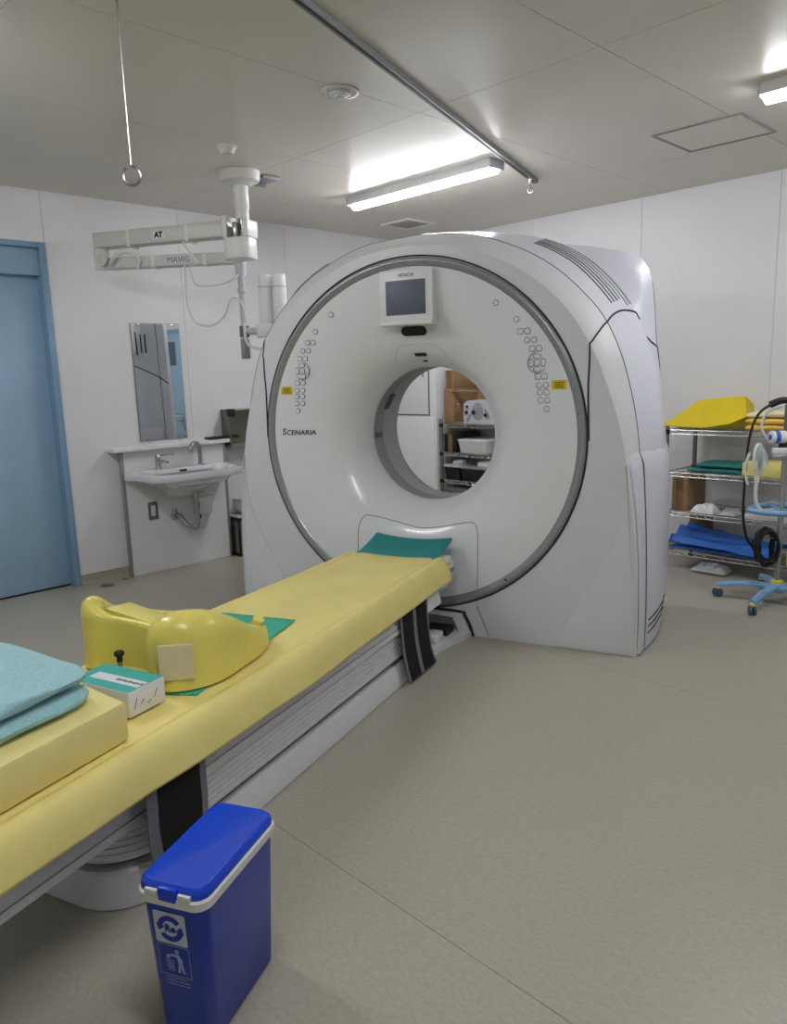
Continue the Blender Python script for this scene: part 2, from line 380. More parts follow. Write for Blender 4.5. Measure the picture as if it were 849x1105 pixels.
for a, b in (((hx0, hy0), (hx1, hy0+.014)), ((hx0, hy1-.014), (hx1, hy1)), ((hx0, hy0+.014), (hx0+.014, hy1-.014)), ((hx1-.014, hy0+.014), (hx1, hy1-.014))): fm.box((*a, ZC_-.006), (*b, ZC_-.0005), .001)
part('frame', fm, 'grey', t)
part('hatch_panel', MB().box((hx0+.018, hy0+.018, ZC_-.003), (hx1-.018, hy1-.018, ZC_-.0005)), 'ceiling', t)
#SECTION gantry
# ---------------------------------------------------------------- gantry (frame Gf)
ZI = 1.063
SEC = [
 (0.0, [(1.166, 0), (1.170, .2), (1.163, .45), (1.146, .7), (1.118, .9), (1.082, 1.1), (1.028, 1.28), (.953, 1.47), (.858, 1.63), (.742, 1.765), (.59, 1.88), (.42, 1.965), (.22, 2.025), (0, 2.045)]),
 (.012, [(1.178, 0), (1.181, .2), (1.174, .45), (1.156, .7), (1.128, .9), (1.094, 1.1), (1.042, 1.28), (.968, 1.475), (.872, 1.64), (.754, 1.777), (.6, 1.892), (.43, 1.977), (.225, 2.038), (0, 2.058)]),
 (.1, [(1.187, 0), (1.19, .2), (1.184, .5), (1.172, .75), (1.155, .98), (1.138, 1.13), (1.105, 1.3), (1.055, 1.47), (.98, 1.63), (.88, 1.755), (.745, 1.88), (.56, 1.992), (.30, 2.083), (0, 2.108)]),
 (.22, [(1.206, 0), (1.222, .2), (1.222, .5), (1.218, .75), (1.205, .98), (1.188, 1.13), (1.155, 1.3), (1.10, 1.49), (1.025, 1.655), (.91, 1.81), (.775, 1.935), (.585, 2.036), (.32, 2.11), (0, 2.133)]),
 (.35, [(1.216, 0), (1.238, .2), (1.242, .5), (1.243, .8), (1.238, 1.0), (1.222, 1.16), (1.19, 1.34), (1.138, 1.53), (1.06, 1.70), (.94, 1.855), (.79, 1.98), (.6, 2.068), (.33, 2.128), (0, 2.145)]),
 (.43, [(1.214, 0), (1.236, .2), (1.24, .5), (1.24, .8), (1.233, 1.0), (1.215, 1.16), (1.185, 1.34), (1.132, 1.53), (1.052, 1.70), (.934, 1.855), (.785, 1.978), (.596, 2.064), (.33, 2.124), (0, 2.142)]),
 (.47, [(1.212, 0), (1.233, .2), (1.236, .5), (1.234, .8), (1.226, 1.0), (1.206, 1.16), (1.173, 1.34), (1.115, 1.53), (1.02, 1.69), (.89, 1.82), (.74, 1.93), (.56, 2.015), (.31, 2.08), (0, 2.10)]),
 (.60, [(1.206, 0), (1.226, .2), (1.228, .5), (1.225, .8), (1.216, 1.0), (1.197, 1.16), (1.165, 1.34), (1.108, 1.53), (1.02, 1.69), (.89, 1.82), (.74, 1.93), (.56, 2.015), (.31, 2.085), (0, 2.105)]),
 (.655, [(1.202, 0), (1.221, .2), (1.223, .5), (1.219, .8), (1.209, 1.0), (1.19, 1.16), (1.16, 1.36), (1.112, 1.55), (1.082, 1.70), (1.055, 1.84), (.985, 1.945), (.84, 2.005), (.56, 2.06), (0, 2.12)]),
 (.70, [(1.198, 0), (1.217, .2), (1.219, .5), (1.215, .8), (1.206, 1.0), (1.189, 1.16), (1.163, 1.36), (1.135, 1.55), (1.122, 1.70), (1.104, 1.86), (1.045, 1.972), (.88, 2.032), (.58, 2.09), (0, 2.145)]),
 (.90, [(1.165, 0), (1.182, .2), (1.184, .5), (1.18, .8), (1.172, 1.0), (1.158, 1.16), (1.135, 1.36), (1.112, 1.55), (1.098, 1.72), (1.078, 1.87), (1.018, 1.975), (.855, 2.032), (.56, 2.093), (0, 2.145)]),
 (.94, [(1.10, 0), (1.115, .2), (1.12, .5), (1.115, .8), (1.11, 1.0), (1.095, 1.16), (1.075, 1.36), (1.05, 1.55), (1.03, 1.72), (1.01, 1.83), (.96, 1.91), (.81, 1.965), (.51, 2.028), (0, 2.065)]),
]
NT = 64
def half(pts):
    P = [(p.x, p.y) for p in catmull([(x, z, 0) for x, z in pts], 10)]
    an = [math.atan2(z-.9, x) for x, z in P]; a0 = an[0]; out = []; j = 0
    for i in range(NT+1):
        t = i/NT; th = a0*(1-t/.25) if t < .25 else (t-.25)/.75*PI/2
        while j < len(an)-2 and an[j+1] < th: j += 1
        q = 0 if an[j+1] == an[j] else min(1, max(0, (th-an[j])/(an[j+1]-an[j])))
        out.append((P[j][0]+(P[j+1][0]-P[j][0])*q, P[j][1]+(P[j+1][1]-P[j][1])*q))
    out[-1] = (0, pts[-1][1]); out[0] = (pts[0][0], 0)
    return out
SH = [(y, half(p)) for y, p in SEC]
def sec_at(y):
    if y <= SH[0][0]: return SH[0][1]
    for (ya, a), (yb, b) in zip(SH, SH[1:]):
        if ya <= y <= yb:
            q = (y-ya)/(yb-ya); return [(p[0]+(r[0]-p[0])*q, p[1]+(r[1]-p[1])*q) for p, r in zip(a, b)]
    return SH[-1][1]
def full(y):      # open arch: right floor -> top -> left floor
    h = sec_at(y); return [(x, y, z) for x, z in h]+[(-x, y, z) for x, z in h[-2::-1]]
def side_pt(z, y, off=0., s=1):
    h = sec_at(y)
    for a, b in zip(h, h[1:]):
        if a[1] <= z <= b[1] and b[1] > a[1]:
            q = (z-a[1])/(b[1]-a[1]); return Vector((s*(a[0]+(b[0]-a[0])*q+off), y, z))
    return Vector((s*h[-1][0], y, z))
def ring_bridge(mb, y, r, yr, flip=False):
    o = full(y); n = len(o); xb = o[-1][0]
    o = o + [(xb+(o[0][0]-xb)*k/16, y, 0) for k in range(1, 16)]
    c = []
    for (x, yy, z) in o:
        a = math.atan2(z-ZI, x); c.append((r*math.cos(a), yr, ZI+r*math.sin(a)))
    mb.loft([o, c], True, False, False)
DPROF = [(.275, .375), (.255, .3785), (.215, .395), (.14, .45), (.075, .54), (.035, .65), (.012, .76), (.003, .84), (.0, .885)]
DP = [(p.x, p.y) for p in catmull([(a, b, 0) for a, b in DPROF], 5)]
def dish_y(x, z):
    r = math.hypot(x, z-ZI)
    if r >= .885: return 0.
    for (d1, r1), (d2, r2) in zip(DP, DP[1:]):
        if r1 <= r <= r2: return d1+(d2-d1)*(r-r1)/(r2-r1)
    return .275
AXM = T(0, 0, ZI) @ Rx(-PI/2)           # lathe axis along +y
gan = thing('ct_gantry', 'large white ring shaped body scanner with round bore', 'scanner', Gf)
mb = MB(); ys = [0, .012, .04, .07, .1]
mb.loft([full(y) for y in ys], False); ring_bridge(mb, 0, .915, 0)
part('front_cover', mb, 'gantry', gan, Gf, angle=30)
part('top_cover', MB().loft([full(y) for y in (.1, .14, .18, .22, .28, .35, .39, .43, .44)], False), 'gantry_side', gan, Gf, angle=30)
mb = MB().loft([full(y) for y in (.44, .45, .47, .55, .60, .62, .64, .655, .67, .685, .70, .76, .83, .90, .92, .94)], False); ring_bridge(mb, .94, .62, .94)
part('rear_cover', mb, 'gantry_side', gan, Gf, angle=30)
face = part('bore_face', MB().lathe([(r, d) for d, r in DP], 128, M=AXM, cap0=False, cap1=False), 'gantry_face', gan, Gf, angle=60)
part('face_ring', MB().lathe([(.924, .004), (.922, -.006), (.916, -.014), (.907, -.017), (.899, -.014), (.890, -.008), (.881, -.004), (.874, .006)], 128, M=AXM, cap0=False, cap1=False), 'ring', gan, Gf, angle=60)
part('gasket', MB().tube([(.927*math.cos(2*PI*k/128), -.001, ZI+.93*math.sin(2*PI*k/128)) for k in range(128)], .0045, 6, closed=True), 'dark_gap', gan, Gf)
part('scan_window', MB().lathe([(.375, .275), (.377, .29), (.377, .385), (.375, .395)], 96, M=AXM, cap0=False, cap1=False), 'grey', gan, Gf, angle=60)
part('bore_liner', MB().lathe([(.375, .395), (.374, .46), (.376, .53), (.386, .58), (.42, .68), (.48, .79), (.56, .89), (.62, .94)], 96, M=AXM, cap0=False, cap1=False), 'liner', gan, Gf, angle=60)
part('laser_mark', MB().box((-.378, .30, ZI-.03), (-.372, .38, ZI-.0)), 'grey_dark', gan, Gf)
part('laser_window', MB().box((-.004, -.025, -.05), (.004, .025, .05), M=T(-.325, .40, ZI+.180) @ Ry(math.radians(30))), 'wheel', gan, Gf)
def seam(pts, r=.0028, m='seam', n=6): part('seam', MB().tube(pts, r, n), m, gan, Gf)
for yy, rr in ((.1, .0022), (.83, .003)): seam(full(yy), rr, 'seam', 5)
for s in (1, -1):
    fpt_ = catmull([Vector((s*.932, -.001, 1.06)), Vector((s*.926, -.001, 1.30)), Vector((s*.930, -.001, 1.43)), side_pt(1.515, 0, 0, s)], 4)
    zy = catmull([(1.515, 0, 0), (1.53, .012, 0), (1.57, .05, 0), (1.615, .1, 0), (1.655, .18, 0), (1.675, .26, 0), (1.67, .34, 0), (1.64, .43, 0), (1.60, .5, 0), (1.53, .65, 0), (1.44, .82, 0), (1.38, .9, 0)], 6)
    seam(fpt_+[side_pt(p.x, max(0, p.y), .0015, s) for p in zy[1:]], .0046, 'dark_gap', 8)
flap = [(-.363, .34), (-.366, .437), (-.369, .541), (-.348, .603), (-.306, .614), (-.144, .58), (0, .556), (.144, .575), (.29, .608), (.335, .592), (.350, .536), (.358, .40), (.359, .242)]
seam([(p.x, dish_y(p.x, p.y)-.0005, p.y) for p in catmull([(x, z, 0) for x, z in flap], 5)], .0022, 'seam_light')
for s in (1, -1): seam([(s*.359, -.001, .175), (s*.36, -.001, .16), (s*.42, -.001, .012)], .0024, 'seam_light')
# proud lower corner covers, split at the seam
def shell(z0, z1, y0, y1, off, s, nz=18, ny=8, rtop=.05):
    mb = MB(); V = []
    def fn(u, v):
        y = y0+(y1-y0)*v
        dy = min(y-y0, y1-y)
        zt = z1-(rtop-math.sqrt(max(0, rtop**2-max(0, rtop-(y-y0))**2)) if rtop > 0 else 0)
        z = z0+(zt-z0)*u
        e = min(1., min((zt-z)/.012, (y-y0)/.008+.2 if rtop > 0 else 1.)); e = max(0., e)
        return side_pt(z, y, off*e, s)
    mb.grid(fn, nz, ny); return mb
for s in (1, -1):
    part('corner_cover', shell(.012, 1.0, .012, .096, .014, s), 'gantry_side', gan, Gf)
    part('side_cover', shell(.012, 1.0, .104, .8, .016, s, rtop=0), 'gantry_side', gan, Gf)
    cr = [(p.x, p.y) for p in catmull([(x, z, 0) for x, z in [(1.112, .955), (1.095, .687), (1.009, .451), (.876, .223), (.784, .004)]], 5)]
    oo = [(x, z) for x, z in sec_at(0) if .004 <= z <= .95]
    part('corner_panel', MB().prism([(s*x, z) for x, z in cr+[(1.166, .004)]+oo], 0, .0045, .003, M=Matrix(((1, 0, 0, 0), (0, 0, -1, 0), (0, 1, 0, 0), (0, 0, 0, 1)))), 'gantry', gan, Gf)
    for k in range(3):
        z0 = .085+.035*k
        part('vent_slot', MB().tube([side_pt(z0, .13, .016, s), side_pt(z0+.012, .22, .016, s), side_pt(z0+.03, .33, .016, s), side_pt(z0+.055, .42, .016, s)], .0038, 6), 'dark_gap', gan, Gf)
    for k in range(7):                    # long curved vent slots on the shoulder
        y = .215+.026*k; h = sec_at(y); a = [p for p in h if p[1] > 1.70-.02*k*0 and p[0] > .60]
        pts = [(s*x, y, z) for x, z in a]
        if len(pts) > 2: part('vent_slot', MB().tube(pts, .0046, 6), 'grey_dark' if k < 3 else 'grey', gan, Gf)
    for k in range(3 if s < 0 else 0):
        y = .66+.035*k; h = sec_at(y); a = [p for p in h if 1.62 < p[1] < 1.86 and p[0] > .5]
        part('vent_slot', MB().tube([(s*x, y, z) for x, z in a], .007, 6), 'dark_gap', gan, Gf)
# display
disp = part('display_panel', MB().box((-.15, -.036, 1.665), (.15, .03, 1.925), .008).box((-.152, -.05, 1.648), (.152, .02, 1.668), .006), 'white', gan, Gf)
part('screen', MB().box((-.112, -.0385, 1.70), (.112, -.0355, 1.872), .001), 'screen', disp, Gf)
part('lettering', text_mb('HITACHI', .022, T(.004, -.0372, 1.896) @ FRONT, bold=.0004), 'seam_light', disp, Gf)
def patch(x0, x1, z0, z1, r, off, th=.004):      # rounded pad lying on the dish
    pl = rrect(x0, x1, z0, z1, r, 5); return MB().loft([[(x, dish_y(x, z)+.004, z) for x, z in pl], [(x, dish_y(x, z)-off, z) for x, z in pl], [((x-(x0+x1)/2)*.9+(x0+x1)/2, dish_y(x, z)-off-.001, (z-(z0+z1)/2)*.9+(z0+z1)/2) for x, z in pl]])
part('sensor_slot', patch(-.075, .070, 1.598, 1.646, .023, .003), 'black_gloss', gan, Gf)
lp = catmull([(x, z, 0) for x, z in [(-.155, 1.475), (-.135, 1.52), (-.10, 1.548), (0, 1.556), (.10, 1.548), (.135, 1.52), (.165, 1.47)]], 6)
seam([(p.x, dish_y(p.x, p.y)-.0005, p.y) for p in lp], .0016, 'grey_light')
part('laser_slot', patch(-.04, .03, 1.492, 1.51, .006, .002), 'dark_gap', gan, Gf)
part('indicator', patch(-.012, .014, 1.462, 1.472, .004, .002), 'dark_gap', gan, Gf)
part('indicator', patch(.155, .163, 1.442, 1.450, .003, .002), 'grey_dark', gan, Gf)
# keypads on both sides
def disc(x, z, r, name='button', sq=1.):
    def ringp(q, off): return [(x+q*math.cos(a)*sq, dish_y(x, z)-off, z+q*math.sin(a)) for a in [2*PI*k/20 for k in range(20)]]
    mb = MB().loft([ringp(r, -.006), ringp(r, .002), ringp(r*.76, .0026)], True, False, False, 0)
    mb.loft([ringp(r*.76, .0022), ringp(r*.70, .0036)], True, False, True, 1)
    part(name, mb, ['button_edge', 'gantry_face'], gan, Gf)
def rbut(x, z, w, h, r, name='button'):
    c = lambda k, off: [(x+(a-x)*k, dish_y(x, z)-off, z+(b-z)*k) for a, b in rrect(x-w/2, x+w/2, z-h/2, z+h/2, r, 4)]
    mb = MB().loft([c(1, -.006), c(1, .002), c(.80, .0026)], True, False, False, 0)
    mb.loft([c(.78, .0022), c(.72, .0036)], True, False, True, 1)
    part(name, mb, ['button_edge', 'gantry_face'], gan, Gf)
KEYS = [(.470, 1.731, 0), (.574, 1.646, 0), (.612, 1.588, 2), (.645, 1.545, 3), (.669, 1.503, 2), (.677, 1.435, 9), (.696, 1.369, 2), (.702, 1.326, 3), (.706, 1.292, 3), (.709, 1.253, 3), (.724, 1.211, 0)]
for s in (1, -1):
    for x, z, k in KEYS:
        x *= s
        if k == 0: disc(x, z, .0155)
        elif k == 3:
            for q in (-1, 1): disc(x+q*.0175, z, .0155)
        elif k == 2:
            for q in (-1, 1): rbut(x+q*.0175, z, .031, .030, .009)
        else:
            for a in range(4):
                ca, sa = math.cos(a*PI/2), math.sin(a*PI/2)
                rbut(x+ca*.031, z+sa*.031, .023 if a % 2 == 0 else .042, .042 if a % 2 == 0 else .023, .010, 'direction_button')
            rbut(x, z, .032, .032, .006, 'centre_button')
            part('pad_ring', MB().tube([(x+.049*math.cos(2*PI*k/28), dish_y(x, z)-.0012, z+.049*math.sin(2*PI*k/28)) for k in range(28)], .0022, 5, closed=True), 'button_edge', gan, Gf)
    st = part('warning_label', patch(min(s*.748, s*.822), max(s*.748, s*.822), 1.304, 1.350, .003, .0015), 'yellow_label', gan, Gf)
    lm = MB()
    for a, b in (((-.02, -.014), (.024, -.011)), ((-.02, .011), (.024, .014)), ((-.02, -.011), (-.017, .011)), ((.021, -.011), (.024, .011)), ((-.012, -.001), (.016, .002)), ((-.012, -.007), (.012, -.005)), ((-.012, .005), (.014, .007))):
        lm.box((s*.785+a[0], -.0015, 1.327+a[1]), (s*.785+b[0], .006, 1.327+b[1]))
    lm = MB().add([(v.x, dish_y(v.x, v.z)-.0030+max(0, v.y), v.z) for v in lm.v], lm.f)
    part('lettering', lm, 'black', st, Gf)
tm = text_mb('S', .058, Matrix.Identity(4), bold=.001, align='LEFT')
t2 = text_mb('CENARIA', .044, T(.028, -.005, 0), bold=.0008, align='LEFT')
tv = MB().add(tm.v, tm.f).add(t2.v, t2.f)
wid = max(v.x for v in tv.v); sc = .208/wid
tv = MB().add([((-.829+v.x*sc+.12*v.y), dish_y(-.829+v.x*sc, 1.09+v.y*.9)-.002-v.z, 1.09+v.y*.9) for v in tv.v], tv.f)
part('name_lettering', tv, 'print_dark', gan, Gf, recalc=False)
part('face_screw', MB().lathe([(.006, 0), (.006, .003), (.004, .004)], 12, M=T(.52, -.016, .335) @ Rx(PI/2)), 'dark_gap', gan, Gf)
# docking recess at the foot of the gantry
arch = [(.335, 0), (.315, .06), (.285, .115), (.262, .128), (0, .132), (-.262, .128), (-.285, .115), (-.315, .06), (-.335, 0)]
ac = catmull([(x, -.002, z) for x, z in arch], 4)
part('dock_gasket', MB().tube(ac, .0085, 6), 'black', gan, Gf)
def aring(k, y): return [(x*k, y, z*k) for x, _, z in ac]
part('dock_frame', MB().loft([aring(.97, .0), aring(.97, -.022), aring(.80, -.03), aring(.78, -.01), aring(.78, 0)], False), 'gantry', gan, Gf)
part('dock_recess', MB().loft([aring(.79, -.004), aring(.3, -.004)], False).box((-.09, -.005, 0), (.09, -.002, .05)), 'grey', gan, Gf)
part('dock_plate', MB().loft([[(-.325, -.004, 0), (.325, -.004, 0), (.325, -.004, .026), (-.325, -.004, .026)], [(-.258, -.28, 0), (.258, -.28, 0), (.258, -.28, .03), (-.258, -.28, .03)], [(-.25, -.44, 0), (.25, -.44, 0), (.25, -.44, .03), (-.25, -.44, .03)]]), 'gantry', gan, Gf)
part('dock_block', MB().box((.10, -.13, .026), (.235, -.03, .062), .006), 'black', gan, Gf)
part('dock_block', MB().box((.15, -.27, .028), (.225, -.15, .07), .012), 'white', gan, Gf)
# ---------------------------------------------------------------- couch
C0 = (0, -1.4, 0)
couch = thing('scanner_couch', 'low grey patient couch with ribbed sides leading into the scanner', 'couch', Gf @ T(*C0))
def outl(i, y0=-2.41, y1=-.45, w=.262, r=.17): return rrect(-w+i, w-i, y0+i, y1-i, (r, .03, .03, r), 8)
def stack(zs): return MB().loft([[(x, y, z) for x, y in outl(i)] for i, z in zs])
part('plinth', stack([(0.004, 0), (0, .004), (0, .105), (.006, .113)]), 'couch', couch, Gf)
part('shadow_gap', stack([(.03, .112), (.03, .146)]), 'dark_gap', couch, Gf)
zs = [(.006, .138)]
for k in range(6):
    z = .150+.019*k; zs += [(.0, z), (.0, z+.0145), (.0035, z+.0155), (.0035, z+.018)]
zs += [(.004, .278)]
part('bellows', stack(zs), 'couch', couch, Gf, angle=25)
fp = [(-.272, .262), (-.280, .268), (-.266, .335), (-.262, .428), (.262, .428), (.266, .335), (.280, .268), (.272, .262)]
part('side_frame', MB().loft([[(x*k, y, z) for x, z in fp] for y, k in ((-3.12, .96), (-3.1, 1), (-.34, 1), (-.30, .99))]), 'couch', couch, Gf)
for s in (1, -1):
    part('rail_strip', MB().box((s*.2745-.003, -3.0, .288), (s*.2745+.003, -.5, .292)), 'couch_dark', couch, Gf)
    part('rating_label', MB().box((s*.2735-.003, -2.11, .305), (s*.2735+.003, -2.03, .328), M=None), 'grey_light', couch, Gf)
tp = [(-.27, .428), (-.275, .45), (-.255, .462), (-.12, .45), (0, .447), (.12, .45), (.255, .462), (.275, .45), (.27, .428)]
part('table_top', MB().loft([[(x, y, z) for x, z in tp] for y in (-3.15, -.16)]), 'grey_light', couch, Gf)
ec = [(-.24, .30), (-.268, .34), (-.272, .42), (-.255, .465), (-.12, .456), (0, .452), (.12, .456), (.255, .465), (.272, .42), (.268, .34), (.24, .30)]
part('end_cap', MB().loft([[(x*k, y, .38+(z-.38)*k) for x, z in ec] for y, k in ((-.30, 1), (-.12, 1), (-.095, .96), (-.085, .88))]), 'white', couch, Gf)
part('end_trim', MB().box((-.2745, -.25, .385), (.2745, -.105, .41), .004), 'grey', couch, Gf)
# ---------------------------------------------------------------- yellow cover sheet
SP = [(-.336, .365), (-.332, .395), (-.322, .435), (-.305, .470), (-.285, .482), (-.268, .477), (-.255, .472), (-.2, .473), (-.1, .469), (0, .467), (.1, .469), (.2, .473), (.255, .472), (.268, .477), (.285, .482), (.305, .470), (.322, .435), (.332, .395), (.338, .365)]
SPc = [(p.x, p.y) for p in catmull([(x, z, 0) for x, z in SP], 3)]
def sheet_fn(u, v):
    i = v*(len(SPc)-1); j = min(int(i), len(SPc)-2); q = i-j
    x = SPc[j][0]*(1-q)+SPc[j+1][0]*q; z = SPc[j][1]*(1-q)+SPc[j+1][1]*q
    y = -3.18+u*(2.94)
    if u > .94:
        e = (u-.94)/.06; y += 0
        if abs(x) > .27: y += .0+ (abs(x)-.27)*.3*e
    k = max(0, abs(x)-.27)/.07
    n = noise.noise(Vector((x*3, y*2.2, 1.3)))
    x += math.copysign(k*(.010*n+.004*math.sin(y*5)), x); z += k*.008*noise.noise(Vector((y*1.7, 4.2, math.copysign(1, x))))
    z += (1-min(1, k))*.0025*noise.noise(Vector((x*6, y*3, 7)))
    e = max(0, min(1, (y+1.6)/1.36)); x *= 1-.13*e*e*(3-2*e)
    if k > 0: z += k*.014*max(0, min(1, (-1.9-y)/.6))
    if k > .5: x += math.copysign((k-.5)*.02*max(0, (y+.9))/.66, x)
    return (x, y, z)
sh = solo('couch_sheet', MB().grid(sheet_fn, 110, len(SPc)-1), 'sheet', 'yellow vinyl sheet draped along the whole couch top', 'sheet', Gf, recalc=False, base=(0, -1.7, .36), angle=80)
sm = sh.modifiers.new('thick', 'SOLIDIFY'); sm.thickness = .004; sm.offset = -1
# teal mat at the scanner end
def mat_fn(u, v):
    x = -.225+.45*v; y = -.27+.255*u
    z = .4725+.048*u**1.6+.020*(abs(x)/.225)**2*(.5+.5*u)-.006*(1-u)
    return (x, y, z)
mm = MB(); mm.grid(mat_fn, 14, 20)
mt = solo('teal_mat', mm, 'teal', 'dark teal foam mat at the scanner end of the couch', 'mat', Gf, recalc=False, base=(0, -.14, .48), angle=80)
sm = mt.modifiers.new('thick', 'SOLIDIFY'); sm.thickness = .017; sm.offset = 1
bv = mt.modifiers.new('soft', 'BEVEL'); bv.width = .004; bv.segments = 2; bv.limit_method = 'ANGLE'
# straps
def strap(y0, y1, z0, z1, bands, label, lean=0., flare=0., xs=.333):
    t = thing('body_strap', label, 'strap', Gf @ T(.33, (y0+y1)/2, z0), 'body straps hanging from the couch')
    def fn(a, b, off):
        def q(u, v):
            g_ = a+(b-a)*v
            z = z1+(z0-z1)*u; y = y0+(y1-y0)*g_+lean*u*u
            xx = xs-.012*u+.008*math.sin(u*5+g_*1.5)*u+flare*u*u
            y += (.006*math.sin(u*9+g_*3))*u
            return (xx+off, y, z)
        return q
    def slab(a, b, off, th):
        m = MB(); n = 16
        rows = []
        for i in range(n+1):
            u = i/n; p = fn(a, b, off)
            rows.append([p(u, 0), p(u, .5), p(u, 1), tuple(Vector(p(u, 1))-Vector((th, 0, 0))), tuple(Vector(p(u, .5))-Vector((th, 0, 0))), tuple(Vector(p(u, 0))-Vector((th, 0, 0)))])
        return m.loft(rows)
    part('webbing', slab(0, 1, 0, .003), 'strap_edge', t, Gf)
    for a, b in bands: part('hook_and_loop_band', slab(a, b, .0022, .0014), 'strap', t, Gf)
strap(-2.365, -2.135, .12, .40, [(.17, .88)], 'wide black strap with grey edges hanging behind the blue bin', .02, 0., .324)
strap(-.80, -.50, .018, .385, [(.07, .43), (.56, .94)], 'strap with two black bands hanging from the couch beside the scanner', .06, .03, .290)
#SECTION couch things
# ---------------------------------------------------------------- yellow arm and head rest on the couch
ZS = .475
hold = thing('arm_rest', 'yellow moulded plastic arm and head rest standing on the couch', 'positioning aid', Gf @ T(-.06, -1.8, ZS))
HP = [  # x, y, height, half thickness
 (-.20, -1.50, .52, .016), (-.25, -1.58, .55, .02), (-.275, -1.72, .60, .026), (-.275, -1.86, .655, .032), (-.265, -1.95, .715, .040), (-.235, -1.975, .69, .036), (-.195, -1.965, .665, .024), (-.15, -1.955, .657, .016), (-.08, -1.95, .652, .015), (-.01, -1.95, .648, .018), (.035, -1.965, .665, .048), (.075, -1.98, .702, .076), (.115, -1.965, .71, .084), (.15, -1.90, .70, .074), (.170, -1.81, .655, .046), (.170, -1.72, .60, .036), (.15, -1.63, .562, .030), (.115, -1.575, .545, .022), (.07, -1.56, .53, .014)]
hp = catmull([(x, y, h) for x, y, h, _ in HP], 5); ht = [p.x for p in catmull([(t, 0, 0) for *_, t in HP], 5)]
rings = []
for i, p in enumerate(hp):
    d = (hp[min(i+1, len(hp)-1)]-hp[max(i-1, 0)]); d.z = 0; d.normalize(); n = Vector((d.y, -d.x, 0)); h = p.z; t = ht[i]
    pr = [(-1.06, ZS+.012), (-1.0, ZS+.05), (-.97, h-.9*t-.005), (-.84, h-.45*t), (-.5, h-.12*t), (0, h), (.5, h-.12*t), (.84, h-.45*t), (.97, h-.9*t-.005), (1.0, ZS+.05), (1.06, ZS+.012)]
    rings.append([Vector((p.x, p.y, z))+n*(a*t) for a, z in pr])
part('shell', MB().loft(rings), 'holder', hold, Gf, angle=60)
bp_ = [(-.285, -1.94), (-.22, -1.99), (.05, -2.005), (.13, -1.995), (.185, -1.93), (.195, -1.75), (.15, -1.58), (.05, -1.54), (-.18, -1.48), (-.27, -1.6)]
part('base_plate', MB().prism([(p.x, p.y) for p in catmull([(x, y, 0) for x, y in bp_], 4, True)], ZS+.006, ZS+.022, .005), 'holder', hold, Gf)
part('rubber_foot', MB().box((.04, -2.0, ZS-.0), (.13, -1.96, ZS+.012), .003), 'black', hold, Gf)
part('rubber_foot', MB().box((.12, -1.66, ZS-.0), (.165, -1.6, ZS+.012), .003), 'black', hold, Gf)
part('inner_pad', MB().loft([[(-.23, -1.94, ZS+.022), (.04, -1.94, ZS+.022), (.04, -1.94, .635), (-.23, -1.94, .672)], [(-.22, -1.84, ZS+.022), (.05, -1.84, ZS+.022), (.05, -1.84, .62), (-.22, -1.84, .665)], [(-.17, -1.74, ZS+.022), (.09, -1.74, ZS+.022), (.09, -1.74, .575), (-.17, -1.74, .56)], [(-.14, -1.58, ZS+.022), (.07, -1.58, ZS+.022), (.07, -1.58, .51), (-.14, -1.58, .51)]]), 'holder', hold, Gf)
# label stuck on the front of the right lobe
best = None
for i, p in enumerate(hp):
    d = hp[min(i+1, len(hp)-1)]-hp[max(i-1, 0)]; d.z = 0; d.normalize(); n = Vector((d.y, -d.x, 0))
    q = n.dot(Vector((.62, -.785, 0)))
    if p.x > .05 and (best is None or q > best[0]): best = (q, p+n*ht[i]*1.005, n)
la = math.atan2(best[2].x, -best[2].y)
part('paper_label', MB().box((-.05, -.004, -.054), (.05, .004, .054), .0, M=T(best[1].x, best[1].y, .578) @ Rz(la)), 'beige_label', hold, Gf)
hold_knob = part('hinge_stub', MB().lathe([(.022, 0), (.02, .03), (.01, .036)], 16, M=T(.135, -1.62, .555) @ Ry(.5)), 'holder', hold, Gf)
# clamp pin standing between the box and the rest
t = thing('locking_pin', 'small black knobbed metal pin standing beside the yellow rest', 'pin', Gf @ T(-.06, -2.055, ZS))
part('stem', MB().lathe([(.008, ZS+.006), (.008, .56), (.006, .563)], 12, M=T(-.06, -2.055, 0)), 'steel', t, Gf)
part('knob', MB().lathe([(.009, .555), (.009, .571), (.015, .575), (.016, .584), (.012, .588)], 14, M=T(-.06, -2.055, 0)), 'black', t, Gf)
# teal cloth under the rest
def cl_fn(pts):
    def q(u, v):
        a, b, c, d = [Vector(p) for p in pts]; p = (a*(1-u)+b*u)*(1-v)+(d*(1-u)+c*u)*v
        return (p.x, p.y, ZS+.0045+.003*noise.noise(Vector((p.x*14, p.y*14, 3)))+(.012 if False else 0))
    return q
cl = solo('teal_cloth', MB().grid(cl_fn([(-.15, -2.13, 0), (.215, -2.03, 0), (.10, -1.33, 0), (-.23, -1.36, 0)]), 26, 14), 'teal_cloth', 'thin sea green cloth lying under the yellow rest', 'cloth', Gf, recalc=False, base=(0, -1.75, ZS), angle=80)
sm = cl.modifiers.new('thick', 'SOLIDIFY'); sm.thickness = .003; sm.offset = 0
